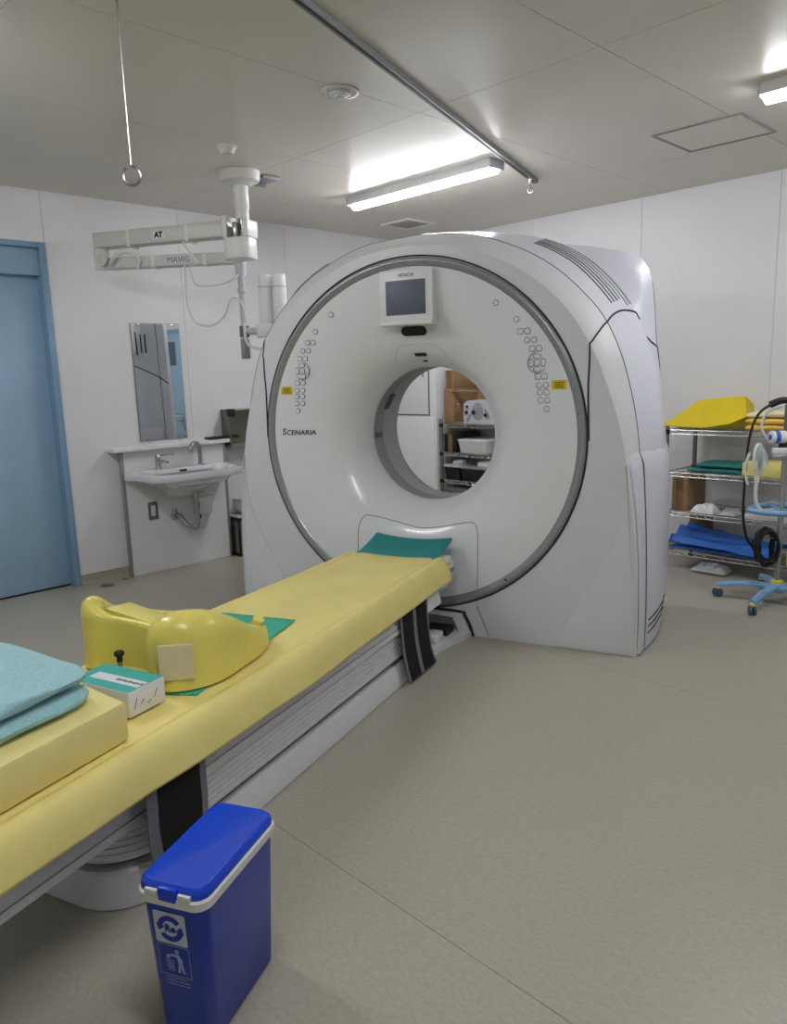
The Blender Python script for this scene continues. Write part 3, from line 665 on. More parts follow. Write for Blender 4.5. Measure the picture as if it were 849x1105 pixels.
# folded corner of it that stands up behind the rest
# white carton with teal top
bx = thing('supply_box', 'small white carton with sea green top standing on the couch', 'box', Gf @ T(.02, -2.2, ZS))
Mb = Gf @ T(.152, -2.232, ZS+.008) @ Rz(math.radians(-2))
part('carton', MB().box((-.24, 0, 0), (0, .135, .075), .002, M=T(0, 0, 0)), 'box_white', bx, Mb)
part('top_print', MB().box((-.238, .002, .0745), (-.001, .133, .0758)), 'print_green', bx, Mb)
part('top_label', MB().box((-.20, .038, .0757), (-.004, .078, .0764)), 'box_white', bx, Mb)
dm = MB()
for k in range(9): dm.box((-.105+.0115*k, .052+.001*(k % 3), .0764), (-.097+.0115*k, .064-.002*(k % 2), .0769))
part('print_marks', dm, 'print_dark', bx, Mb)
lm = MB()
for k in range(4): lm.tube([(.0008, .018+.025*k, .02+.009*(k % 2)), (.0008, .03+.025*k, .05-.012*(k % 3))], .0012, 4)
part('side_print', lm, 'print_dark', bx, Mb)
# foam block
FB = [(.238, -3.13), (.238, -2.322), (-.10, -2.245), (-.25, -2.24), (-.25, -3.13)]
solo('foam_block', MB().prism(FB, ZS+.004, .588, .010), 'foam', 'thick pale yellow foam block under the folded towel', 'cushion', Gf)
# folded towel: two rounded layers
def towel():
    tw = thing('folded_towel', 'light blue terry towel folded thick on the foam block', 'towel', Gf @ T(-.05, -2.6, .589))
    def layer(z0, h, xr, yf, seed, nm, x0=-.27, yb=-3.2, taper=0.):
        mb = MB(); N = 28; rings = []
        for i in range(31):
            u = i/30
            y = yb+(yf-yb)*u
            r = max(0, (y-(yf-.055))/.055); sc = math.sqrt(max(0.0, 1-r*r)) if r > 0 else 1
            sc = max(sc, .55)
            ring = []
            xo = xr-(.06*r*r)
            for k in range(N):
                a = 2*PI*k/N; ca, sa = math.cos(a), math.sin(a)
                e = .45
                X = (abs(ca)**e)*math.copysign(1, ca); Z = (abs(sa)**(.55))*math.copysign(1, sa)
                px = (x0+xo)/2+X*(xo-x0)/2*(.9+.1*sc); pz = z0+h/2+Z*h/2*sc-taper*(px-xo)*0
                nn = noise.noise(Vector((px*7, y*7, seed+sa)))
                pz += .008*nn*(1 if Z > 0 else .2)+(.012*math.sin((px+.1)*9+y*4) if Z > 0 else 0)
                px += .008*noise.noise(Vector((y*8, seed, sa*2)))
                ring.append((px, y, max(z0-.0, pz)))
            rings.append(ring)
        mb.loft(rings); return part(nm, mb, 'towel', tw, Gf, angle=80)
    layer(.589, .054, .175, -2.335, 2., 'lower_fold')
    layer(.634, .060, .160, -2.325, 9., 'upper_fold')
towel()
# ---------------------------------------------------------------- recycling bin
BA = math.radians(26.0)
BM = T(-1.393, .757, 0) @ Rz(BA)            # local: x across (short), y along (long); front = -y
binn = thing('recycling_bin', 'narrow bright blue lidded recycling bin on the floor beside the couch', 'bin', BM)
def brect(hw, hl, r, z): return [(x, y, z) for x, y in rrect(-hw, hw, -hl, hl, r, 6)]
part('body', MB().loft([brect(.062, .132, .025, 0), brect(.066, .136, .026, .006), brect(.079, .153, .03, .345)], True, True, True), 'bin_blue', binn, BM)
part('rim', MB().loft([brect(.080, .154, .03, .338), brect(.086, .160, .034, .340), brect(.087, .161, .034, .358), brect(.084, .158, .033, .362)]), 'white_plastic', binn, BM)
lid = part('lid', MB().loft([brect(.082, .156, .033, .3605), brect(.0835, .157, .033, .368), brect(.081, .154, .031, .378), brect(.074, .147, .028, .385), brect(.070, .143, .026, .3835)]), 'bin_lid', binn, BM)
for s in (-1, 1): part('hinge_tab', MB().box((s*.040-.015, -.162, .360), (s*.040+.015, -.154, .374), .002), 'white_plastic', lid, BM)
part('latch', MB().box((-.022, -.163, .352), (.022, -.15, .383), .004), 'bin_lid', lid, BM)
# printed front
def fpt(x, z, off=.0012):        # point on the sloping front face
    q = (z-.006)/(.345-.006); y = -(.136+(.153-.136)*q); return (x, y-off, z)
def flat(poly, off=.0012): return MB().add([fpt(x, z, off) for x, z in poly], [tuple(range(len(poly)))])
part('label', flat(rrect(-.046, .032, .243, .320, .004, 3)), 'label_grey', binn, BM, recalc=False)
cxl, czl = -.007, .2815
ring_m = MB()
for a0 in (35, 215):
    N = 14; a = [math.radians(a0+130*k/N) for k in range(N+1)]
    for k in range(N):
        ring_m.add([fpt(cxl+r*math.cos(t), czl+r*math.sin(t), .0020) for r, t in ((.031, a[k]), (.0185, a[k]), (.0185, a[k+1]), (.031, a[k+1]))], [(0, 1, 2, 3)])
    t = a[-1]; dx, dz = -math.sin(t), math.cos(t)
    ring_m.add([fpt(cxl+.035*math.cos(t), czl+.035*math.sin(t), .002), fpt(cxl+.0125*math.cos(t), czl+.0125*math.sin(t), .002), fpt(cxl+.0245*math.cos(t)+dx*.016, czl+.0245*math.sin(t)+dz*.016, .002)], [(0, 1, 2)])
part('recycling_arrows', ring_m, 'print_blue', binn, BM, recalc=False)
tx = text_mb('Re', .024, Matrix.Identity(4), bold=.0006)
part('lettering', MB().add([fpt(cxl+v.x, czl+v.y, .0021+v.z) for v in tx.v], tx.f), 'print_blue', binn, BM, recalc=False)
pm = MB()
def seg(x0, z0, x1, z1, wd=.0008):
    d = Vector((x1-x0, z1-z0)); d.normalize(); n = Vector((-d.y, d.x))*wd
    pm.add([fpt(x0+n.x, z0+n.y), fpt(x0-n.x, z0-n.y), fpt(x1-n.x, z1-n.y), fpt(x1+n.x, z1+n.y)], [(0, 1, 2, 3)])
X0, X1, Z0, Z1 = -.044, .032, .164, .239
for q in ((X0, Z0, X1, Z0), (X1, Z0, X1, Z1), (X1, Z1, X0, Z1), (X0, Z1, X0, Z0)): seg(*q)
def blob(pts): pm.add([fpt(x, z) for x, z in pts], [tuple(range(len(pts)))])
blob([(.002+.0055*math.cos(2*PI*k/14), .226+.0055*math.sin(2*PI*k/14)) for k in range(14)])
blob([(-.003, .219), (.007, .219), (.014, .208), (.014, .198), (.003, .197), (.001, .206)])
blob([(.003, .1965), (.014, .1965), (.017, .174), (.012, .174), (.008, .189), (.005, .174), (-.001, .174)])
blob([(-.003, .219), (-.018, .217), (-.019, .213), (-.001, .212)])
blob([(-.021+.005*math.cos(2*PI*k/12), .210+.005*math.sin(2*PI*k/12)) for k in range(12)])
for k in range(4): seg(-.026+.0055*k, .201, -.0225+.0042*k, .176, .0009)
for k in range(4): seg(-.027+.001*k, .201-.008*k, -.0085-.0008*k, .201-.008*k, .0009)
for k in range(3): seg(-.034, .158-.008*k, .026 if k else .018, .158-.008*k, .0011)
part('pictogram', pm, 'print_white', binn, BM, recalc=False)
# ---------------------------------------------------------------- sink corner on the left wall
sp = thing('sink_partition', 'low white panel partition with grey metal edges behind the sink', 'partition', T(XL+.03, 2.79, 0))
XP = -5.156
part('panel', MB().box((XL+.024, 2.362, .002), (XP, 3.205, .918)), 'wall', sp)
part('ledge', MB().box((XL+.0005, 2.285, .918), (XP+.055, 3.228, .946), .004), 'white', sp)
for y in (2.358, 3.200): part('edge_strip', MB().box((XP-.02, y-.010, 0.001), (XP+.006, y+.012, .918), .002), 'alu', sp)
part('outlet', MB().box((XP-.0, 2.525, .40), (XP+.008, 2.60, .53), .003), 'grey_dark', sp)
part('outlet_face', MB().box((XP+.006, 2.545, .425), (XP+.011, 2.58, .505), .002), 'cream', sp)
mir = thing('wall_mirror', 'frameless rectangular mirror on the wall above the sink', 'mirror', T(XL, 2.73, .975))
part('mirror_glass', MB().box((XL+.004, 2.548, .978), (XL+.012, 2.922, 1.815)), 'mirror', mir)
part('edge', MB().box((XL+.001, 2.544, .974), (XL+.008, 2.926, 1.819)), 'steel', mir)
for y in (2.60, 2.87):
    for z in (.98, 1.805): part('clip', MB().box((XL+.008, y-.012, z-.008), (XL+.016, y+.012, z+.008), .002), 'chrome', mir)
# basin
basin = thing('wash_basin', 'white ceramic wall hung wash basin with rounded front', 'sink', T(XP+.2, 2.75, .55))
ob = [(XP, 2.41), (XP, 3.13), (XP+.20, 3.155), (XP+.33, 3.14), (XP+.40, 3.08), (XP+.425, 2.90), (XP+.43, 2.70), (XP+.41, 2.50), (XP+.36, 2.42), (XP+.26, 2.395), (XP+.12, 2.39)]
oc = [(p.x, p.y) for p in catmull([(x, y, 0) for x, y in ob], 5, True)]
oc = [(max(XP+.001, x), y) for x, y in oc]
cxb, cyb = XP+.24, 2.75
def osc(k, z, ox=0.): return [(cxb+ox+(x-cxb)*k, cyb+(y-cyb)*k, z) for x, y in oc]
def wall_clamp(r): return [(max(XP+.0012, x), y, z) for x, y, z in r]
ZB = .765
part('bowl', MB().loft([wall_clamp(r) for r in [osc(.25, ZB-.135, -.05), osc(.45, ZB-.12, -.05), osc(.62, ZB-.085, -.03), osc(.70, ZB-.058), osc(.975, ZB-.055), osc(1., ZB-.046), osc(1., ZB-.006), osc(.985, ZB), osc(.93, ZB), osc(.91, ZB-.004)]]+[osc(.80, ZB-.03, .02), osc(.66, ZB-.09, .03), osc(.35, ZB-.11, .03)]), 'ceramic', basin, angle=50)
part('tap_deck', MB().box((XP+.002, 2.47, ZB-.03), (XP+.115, 3.05, ZB+.006), .012), 'ceramic', basin)
part('overflow', MB().box((XP+.112, 2.74, ZB-.022), (XP+.119, 2.80, ZB-.006), .002), 'black', basin)
part('drain', MB().lathe([(.03, 0), (.03, .004), (.02, .006)], 18, M=T(cxb+.03, cyb, ZB-.111)), 'chrome', basin)
# pedestal skirt
part('trap_shroud', MB().loft([[(XP+.0015, 2.55, ZB-.06), (XP+.0015, 2.95, ZB-.06), (XP+.26, 2.93, ZB-.1), (XP+.26, 2.57, ZB-.1)], [(XP+.0015, 2.68, ZB-.20), (XP+.0015, 2.84, ZB-.20), (XP+.10, 2.82, ZB-.21), (XP+.10, 2.7, ZB-.21)]]), 'ceramic', basin)
tap = thing('lever_tap', 'chrome single lever mixer tap on the basin', 'tap', T(XP+.06, 2.60, ZB+.006))
x, y, z = XP+.07, 2.60, ZB+.0065
part('body', MB().lathe([(.026, z), (.024, z+.006), (.020, z+.02), (.019, z+.085), (.021, z+.09), (.016, z+.10)], 20, M=T(x, y, 0)), 'chrome', tap)
part('spout', MB().tube([(x, y, z+.055), (x+.06, y+.01, z+.062), (x+.105, y+.02, z+.058)], [.014, .012, .010], 10), 'chrome', tap)
part('lever', MB().box((-.012, -.012, 0), (.012, .12, .012), .005, M=T(x, y, z+.098) @ Rz(-.3) @ Rx(.02)), 'chrome', tap)
t2 = thing('gooseneck_tap', 'steel swan neck tap at the back of the basin', 'tap', T(XP+.06, 2.93, ZB+.006))
x, y = XP+.07, 2.945
part('collar', MB().lathe([(.026, z), (.024, z+.01), (.018, z+.014)], 18, M=T(x, y, 0)), 'chrome', t2)
part('neck', MB().tube(catmull([(x, y, z+.01), (x, y, z+.09), (x+.008, y-.012, z+.15), (x+.03, y-.055, z+.172), (x+.05, y-.10, z+.145), (x+.055, y-.108, z+.11)], 6), .0155, 12), 'steel', t2)
tr = thing('drain_trap', 'chrome bottle trap and pipes under the basin', 'pipe', T(XP+.12, 2.8, .38))
x, y = XP+.16, 2.835
part('tail_pipe', MB().tube([(x, y, ZB-.137), (x, y, .47)], .016, 12), 'chrome', tr)
part('bend', MB().tube(catmull([(x, y, .48), (x, y, .36), (x-.02, y-.02, .325), (x-.06, y-.05, .33), (x-.09, y-.07, .37), (x-.13, y-.085, .405), (XP, y-.09, .41)], 6), .016, 12), 'chrome', tr)
part('wall_flange', MB().lathe([(.045, 0), (.042, .008), (.02, .016)], 20, M=T(XP+.0005, y-.09, .41) @ Ry(PI/2)), 'chrome', tr)
part('nut', MB().lathe([(.024, 0), (.024, .03)], 8, M=T(x, y, .47)), 'chrome', tr)
part('hose', MB().tube(catmull([(XP+.02, y-.05, .40), (XP+.06, y-.03, .33), (XP+.09, y+.01, .29), (XP+.11, y+.03, .31), (XP+.13, y+.035, .36)], 6), .007, 8), 'steel', tr)
hb = thing('water_heater', 'small white plastic unit fixed under the basin', 'box', T(XP+.06, 2.92, .42))
part('casing', MB().box((XP+.0005, 2.885, .40), (XP+.11, 3.0, .53), .012), 'white_plastic', hb)
part('cap', MB().box((XP+.01, 2.893, .53), (XP+.10, 2.99, .56), .008), 'grey_light', hb)
part('outlet_pipe', MB().tube(catmull([(XP+.06, 2.95, .40), (XP+.065, 2.955, .34), (XP+.05, 2.95, .29), (XP+.02, 2.93, .28)], 5), .008, 8), 'white_plastic', hb)
part('valve', MB().tube([(XP+.06, 2.91, .40), (XP+.06, 2.91, .36)], .012, 10), 'black', hb)
# small tray on the ledge
solo('ledge_tray', MB().box((XL+.02, 3.06, .9475), (XP+.04, 3.33, .966), .006), 'black', 'flat black tray lying on the white ledge', 'tray')
# steel paper towel cabinet right of the sink
pc = thing('steel_wall_shelf', 'open stainless steel wall box above the bin corner', 'wall shelf', T(XL, 3.5, .9))
y0, y1, z0, z1 = 3.235, 3.80, .895, 1.17
part('back', MB().box((XL+.0005, y0, z0), (XL+.008, y1, z1)), 'steel_dull', pc)
for y in (y0, y1-.012): part('side', MB().box((XL+.008, y, z0), (XL+.12, y+.012, z1)), 'steel_dull', pc)
part('top', MB().box((XL+.008, y0, z1-.012), (XL+.16, y1, z1), .002), 'steel', pc)
part('bottom', MB().box((XL+.008, y0, z0-.028), (XL+.15, y1, z0+.008), .003), 'steel', pc)
part('corner_bracket', MB().box((XL+.10, y0-.012, z1-.055), (XL+.165, y0+.03, z1+.004), .004), 'black', pc)
wb = thing('wall_box', 'white boxed cover low on the wall above the waste can', 'box', T(XL, 3.5, .33))
part('cover', MB().box((XL+.0005, 3.30, .345), (XL+.12, 3.85, .43), .006), 'white', wb)
part('lid', MB().box((XL+.0005, 3.29, .432), (XL+.13, 3.86, .45), .004), 'grey_light', wb)
tc = thing('waste_can', 'square stainless steel waste can with black rims', 'bin', T(-5.05, 3.38, 0))
part('body', MB().box((XL+.02, 3.23, .02), (XL+.16, 3.52, .285), .004), 'steel_dull', tc)
part('base_rim', MB().box((XL+.015, 3.225, 0), (XL+.165, 3.525, .022), .003), 'black', tc)
part('top_rim', MB().box((XL+.015, 3.225, .285), (XL+.165, 3.525, .31), .003), 'black', tc)
part('corner_post', MB().box((XL+.155, 3.222, .02), (XL+.168, 3.24, .29), .003), 'black', tc)
part('flap_lid', MB().box((XL+.02, 3.23, .31), (XL+.16, 3.52, .325), .004), 'grey_light', tc)
#SECTION arm
# ---------------------------------------------------------------- ceiling supply arm with injector head
cxa, cya = -4.072, 2.772
arm = thing('supply_boom', 'white jointed two bar support arm hanging from the ceiling', 'support arm', T(cxa, cya, 2.1))
part('ceiling_flange', MB().lathe([(.122, 2.632), (.122, 2.60), (.112, 2.575), (.075, 2.565), (.06, 2.55)], 36, M=T(cxa, cya, 0)), 'cream', arm)
part('column', MB().lathe([(.046, 2.56), (.046, 2.42), (.041, 2.41), (.041, 2.36)], 24, M=T(cxa, cya, 0)), 'white_plastic', arm)
part('shaft', MB().lathe([(.026, 2.37), (.026, 2.2)], 16, M=T(cxa, cya, 0)), 'steel', arm)
E0 = Vector((-4.985, 2.262, 0)); B0 = Vector((cxa-.02, cya-.01, 0))
da = (E0-B0).normalized(); na = Vector((-da.y, da.x, 0))
if na.dot(Vector((-4.5, 2.5, 0))) > 0: na = -na
MU = Matrix(((-da.x, 0, na.x, 0), (-da.y, 0, na.y, 0), (0, 1, 0, 0), (0, 0, 0, 1)))      # x to the right, y up, z to camera
hub = part('knuckle', MB().prism(rrect(-.09, .085, -.085, .085, .05, 6), 2.125, 2.25, .008, M=Matrix.Translation(B0) @ Rz(math.atan2(-da.y, -da.x))), 'white_plastic', arm)
for s, h in ((-.07, 2.38), (.0, 2.335), (.068, 2.35)):
    c = B0-da*s
    part('knuckle_post', MB().prism(rrect(-.018, .018, -.075, .075, .012, 4), 2.25, h, .004, M=Matrix.Translation(c) @ Rz(math.atan2(-da.y, -da.x))), 'white_plastic' if s else 'steel', arm)
LU = (E0-B0).length
up = part('upper_bar', MB().box((-LU, -.048, -.055), (-.06, .048, .055), .01, M=Matrix.Translation(B0+Vector((0, 0, 2.308))) @ MU), 'cream', arm)
for d in (.34, .76): part('cable_clip', MB().box((-d-.012, -.052, -.059), (-d+.012, .052, .059), .003, M=Matrix.Translation(B0+Vector((0, 0, 2.302))) @ MU), 'white_plastic', up)
part('sticker', MB().box((-.575, -.02, .0555), (-.495, .024, .057), .0, M=Matrix.Translation(B0+Vector((0, 0, 2.302))) @ MU), 'white', up)
part('lettering', text_mb('AT', .045, Matrix.Translation(B0+Vector((0, 0, 2.302))) @ MU @ T(-.535, .002, .0575), bold=.003), 'black', up)
part('elbow', MB().lathe([(.046, 2.13), (.05, 2.14), (.05, 2.25), (.045, 2.262)], 24, M=Matrix.Translation(E0-da*.02)), 'white_plastic', arm)
part('elbow_cap', MB().lathe([(.042, 0), (.040, .012), (.02, .016)], 24, M=Matrix.Translation(E0-da*.06+na*.052+Vector((0, 0, 2.185))) @ MU), 'cream', arm)
E1 = Vector((-4.262, 2.862, 0)); db = (E0-E1).normalized(); nb = Vector((-db.y, db.x, 0))
if nb.dot(Vector((-4.5, 2.5, 0))) > 0: nb = -nb
ML = Matrix(((-db.x, 0, nb.x, 0), (-db.y, 0, nb.y, 0), (0, 1, 0, 0), (0, 0, 0, 1)))
LL = (E0-E1).length; MLo = Matrix.Translation(E1+Vector((0, 0, 2.165))) @ ML
lo = part('lower_bar', MB().box((-LL, -.036, -.045), (.03, .036, .045), .01, M=MLo), 'cream', arm)
for d in (.22, .56): part('cable_clip', MB().box((-d-.014, -.04, -.05), (-d+.014, .04, .05), .003, M=MLo), 'white_plastic', lo)
part('name_plate', MB().box((-.51, -.028, .0455), (-.27, .028, .047), .0, M=MLo), 'grey_light', lo)
part('lettering', text_mb('MAVIG', .050, MLo @ T(-.39, .0, .0475), bold=0.), 'grey_dark', lo)
part('drop_tube', MB().lathe([(.035, 2.14), (.035, 2.07), (.022, 2.05), (.022, 1.98), (.028, 1.975), (.028, 1.95), (.02, 1.945), (.02, 1.56)], 18, M=Matrix.Translation(E1)), 'grey_light', arm)
part('drop_foot', MB().box((-.022, -.022, 1.53), (.022, .022, 1.66), .003, M=Matrix.Translation(E1)), 'alu', arm)
inj = thing('injector_head', 'white twin cylinder injector head on the ceiling arm behind the scanner', 'injector', T(-4.08, 2.93, 1.7))
HC = Vector((-4.09, 2.925, 0))
part('clamp_bar', MB().tube([E1+Vector((0, 0, 1.705)), HC+Vector((0, 0, 1.705))], .024, 12), 'grey_light', inj)
part('clamp_collar', MB().lathe([(.032, 1.67), (.032, 1.74)], 16, M=Matrix.Translation(E1)), 'grey_dark', inj)
for s in (-1, 1):
    c = HC+Vector((R_.x, R_.y, 0)).normalized()*(s*.046+.042)
    cy_ = part('cylinder', MB().lathe([(.02, 1.70), (.042, 1.715), (.044, 1.74), (.044, 2.0), (.042, 2.03), (.040, 2.045), (.03, 2.045), (.026, 2.02)], 24, M=Matrix.Translation(c)), 'white', inj)
    part('band', MB().lathe([(.0455, 1.965), (.0455, 1.975)], 24, M=Matrix.Translation(c)), 'grey_light', cy_)
part('bracket_body', MB().prism(rrect(-.07, .13, -.05, .05, .03, 5), 1.66, 1.74, .008, M=Matrix.Translation(HC) @ Rz(YAW)), 'white_plastic', inj)
def cable(name, pts, r, m, label, n=7):
    return solo(name, MB().tube(catmull(pts, n), r, 8), m, label, 'cable', base=tuple(pts[-1]))
v = lambda d, z, o=.07: tuple(B0+da*d+na*o+Vector((0, 0, z)))
vl = lambda d, z, o=.06: tuple(E1+db*d+nb*o+Vector((0, 0, z)))
cable('loop_cable', [v(.36, 2.25), v(.33, 2.2), v(.27, 2.12), vl(.31, 2.13), vl(.30, 2.05), vl(.27, 2.0), vl(.15, 1.995), vl(.05, 2.02), vl(.0, 2.06, .04)], .006, 'white_plastic', 'thin white cable drooping between the two arm bars')
cable('hanging_cable', [vl(.345, 2.13), vl(.35, 1.96), vl(.34, 1.86), vl(.30, 1.77), vl(.2, 1.745), vl(.11, 1.8), vl(.06, 1.90), vl(.02, 1.91), vl(-.02, 1.86), vl(-.03, 1.78)], .0065, 'white_plastic', 'white cable hanging in a long loop beside the drop tube')
cable('elbow_cable', [v(.80, 2.24), v(.86, 2.2), v(.90, 2.15), vl(.80, 2.20), vl(.74, 2.22), vl(.68, 2.21), vl(.64, 2.17), vl(.66, 2.12)], .006, 'white_plastic', 'short white cable looped round the arm elbow')
cable('head_cable', [vl(-.01, 1.76, .03), vl(-.02, 1.66, .05), vl(-.05, 1.61, .06), vl(-.12, 1.59, .06), vl(-.19, 1.61, .04), vl(-.21, 1.66, .0)], .010, 'white_plastic', 'white cable curling under the injector head clamp')
t = thing('ceiling_bracket', 'small dark grey bracket box on the ceiling beside the arm column', 'bracket', T(-4.08, 2.96, 2.6))
part('plate', MB().box((-4.14, 2.91, 2.612), (-4.02, 3.03, 2.6325), .003), 'grey', t)
part('side', MB().box((-4.135, 2.905, 2.585), (-4.115, 3.0, 2.612), .002), 'grey_dark', t)
part('tail_wire', MB().tube([(-4.12, 2.92, 2.60), (-4.10, 2.86, 2.57), (-4.075, 2.81, 2.55)], .006, 6), 'white_plastic', t)
# ---------------------------------------------------------------- wire racks along the back wall
def wire_rack(x0, x1, y0, y1, zs, top, label):
    t = thing('wire_rack', label, 'shelf', T((x0+x1)/2, (y0+y1)/2, 0), 'wire racks along the back wall')
    for x in (x0, x1):
        for y in (y0, y1):
            p = part('post', MB().lathe([(.0155, .02), (.0155, top-.01), (.012, top)], 12, M=T(x, y, 0)), 'steel_dull', t)
            part('foot', MB().lathe([(.016, .0), (.018, .006), (.012, .03)], 12, M=T(x, y, 0)), 'black', p)
    for z in zs:
        mb = MB()
        for dz in (0, -.026):
            mb.tube([(x0, y0, z+dz), (x1, y0, z+dz)], .0035, 6); mb.tube([(x0, y1, z+dz), (x1, y1, z+dz)], .0035, 6)
            mb.tube([(x0, y0, z+dz), (x0, y1, z+dz)], .0035, 6); mb.tube([(x1, y0, z+dz), (x1, y1, z+dz)], .0035, 6)
        n = int((x1-x0)/.03)
        for k in range(1, n):
            x = x0+(x1-x0)*k/n; mb.tube([(x, y0, z+.002), (x, y1, z+.002)], .0018, 4)
            if k % 2:
                xa = x0+(x1-x0)*(k+1)/n; xb = x0+(x1-x0)*(k-1)/n
                mb.tube([(xb, y0, z-.026), (x, y0, z), (xa, y0, z-.026)], .002, 4)
        for q in (.33, .66): mb.tube([(x0, y0+(y1-y0)*q, z-.002), (x1, y0+(y1-y0)*q, z-.002)], .003, 5)
        d = part('wire_shelf', mb, 'steel', t)
        for x in (x0, x1):
            for y in (y0, y1): part('collar', MB().lathe([(.019, z-.028), (.021, z+.004)], 12, M=T(x, y, 0)), 'black', d)
    return t
wire_rack(-2.365, -1.15, 4.96, 5.41, (.97, .68, .405, .135), 1.0, 'chrome wire rack holding yellow and teal linen beside the scanner')
wire_rack(-4.50, -3.35, 5.03, 5.44, (.955, .70, .455, .12), 1.0, 'wire rack seen through the scanner bore with cartons on top')
def Z(k): return (.974, .684, .409, .139)[k]
# yellow wedge
wv = [(-2.43, 5.0, .992), (-2.25, 5.2, 1.165), (-1.95, 5.2, 1.19), (-1.872, 5.03, 1.065), (-2.12, 4.985, .990), (-1.96, 4.99, 1.02), (-2.40, 5.36, .979), (-1.93, 5.36, .979), (-2.25, 5.36, 1.12), (-1.95, 5.36, 1.13), (-2.25, 5.04, .979), (-1.97, 5.10, .979)]
bmw = bmesh.new()
for p in wv: bmw.verts.new(p)
bmesh.ops.convex_hull(bmw, input=bmw.verts); bmw.verts.index_update()
wm = MB().add([v.co.copy() for v in bmw.verts], [[v.index for v in f.verts] for f in bmw.faces]); bmw.free()
solo('foam_wedge', wm, 'yellow_foam', 'bright yellow foam wedge lying on the top wire shelf', 'cushion', angle=20)
def folded(name, x0, x1, y0, y1, z0, layers, h, m, label, cat, seed=1, group=None, fold=True):
    t = thing(name, label, cat, T((x0+x1)/2, (y0+y1)/2, z0), group)
    for k in range(layers):
        mb = MB(); rings = []; N = 18; zc = z0+h*(k+.5); sx = random.uniform(-.008, .008)
        for i in range(15):
            u = i/14; x = x0+(x1-x0)*u+sx; e = min(u, 1-u)*14; sc = min(1, .45+.55*math.sqrt(min(1, e/1.5)))
            ring = []
            for j in range(N):
                a = 2*PI*j/N; ca, sa = math.cos(a), math.sin(a)
                Y = (abs(ca)**.35)*math.copysign(1, ca); zz = (abs(sa)**.6)*math.copysign(1, sa)
                y = (y0+y1)/2+Y*(y1-y0)/2; z = zc+zz*h*.5*sc*.96
                z += .006*noise.noise(Vector((x*9, y*9, seed+k))) if zz > 0 or k > 0 else 0
                y += .010*noise.noise(Vector((x*6, sa, seed+k*2)))
                ring.append((x, y, max(z0, z)))
            rings.append(ring)
        mb.loft(rings); part('fold', mb, m if isinstance(m, str) else m[k % len(m)], t, angle=80)
    return t
folded('folded_towels', -1.855, -1.60, 4.99, 5.25, Z(0), 3, .042, ['towel_yellow', 'towel_yellow', 'towel_cream'], 'folded yellow and cream towels on the top shelf', 'towel', 3)
folded('folded_cloth', -2.22, -1.86, 4.99, 5.27, Z(1), 1, .035, 'teal_dark', 'folded dark teal cloth, lower of the two on the wire rack', 'cloth', 5)
folded('folded_cloth', -2.17, -1.87, 5.0, 5.26, Z(1)+.036, 1, .034, 'teal_dark', 'folded dark teal cloth, upper of the two on the wire rack', 'cloth', 8)
solo('pale_block', MB().prism([(-1.86, 4.975), (-1.63, 4.985), (-1.64, 5.16), (-1.84, 5.16)], Z(1), Z(1)+.095, .008), 'pale_yellow', 'pale yellow foam block beside the teal cloths', 'cushion')
def carton(x0, x1, y0, y1, z0, z1, label, m='carton', M=None):
    t = thing('carton', label, 'box', T((x0+x1)/2, (y0+y1)/2, z0))
    part('case', MB().box((x0, y0, z0), (x1, y1, z1), .002), m, t)
    part('tape', MB().box(((x0+x1)/2-.025, y0-.0012, z0+.002), ((x0+x1)/2+.025, y1+.001, z1+.0012)), 'carton_dark', t)
    return t
carton(-2.343, -2.235, 5.02, 5.32, Z(2), Z(2)+.235, 'brown carton behind the post on the third wire shelf', 'carton')
carton(-2.343, -2.20, 5.32, 5.40, Z(3), Z(3)+.225, 'brown carton on the lowest wire shelf behind the blue sheet', 'carton_dark')
def bag(x0, x1, y0, y1, z0, h, label, m='plastic_bag', seed=1., cat='bag', down=0.):
    def fn(u, v):
        x = x0+(x1-x0)*u; y = y0+(y1-y0)*v; e = math.sin(PI*u)*math.sin(PI*v)
        z = z0+.003+h*max(0, e)**.5*(.6+.7*abs(noise.noise(Vector((x*14, y*14, seed)))))
        return (x+.012*noise.noise(Vector((x*9, y*9, seed+4))), y+.012*noise.noise(Vector((x*9, y*9, seed+7))), z)
    mb = MB().grid(fn, 22, 18)
    mb.grid(lambda u, v: (x0+(x1-x0)*u, y0+(y1-y0)*v, z0+.0015-down*math.sin(PI*u)*math.sin(PI*v)), 8, 8)
    return solo('plastic_bag', mb, m, label, cat, angle=20, base=((x0+x1)/2, (y0+y1)/2, z0))
bag(-2.19, -2.04, 4.98, 5.12, Z(2), .085, 'crumpled white plastic wrapper on the third wire shelf', 'white', 2.)
bag(-2.02, -1.9, 5.0, 5.2, Z(2), .045, 'thin clear plastic bag beside the white wrapper', 'plastic_bag', 6.)
bag(-1.86, -1.55, 4.98, 5.25, Z(2), .13, 'large clear plastic bag behind the stand pole', 'plastic_bag', 9.)
bag(-2.16, -1.93, 4.95, 5.12, .015, .075, 'clear plastic bag lying on the floor under the blue sheet', 'plastic_bag', 4.)
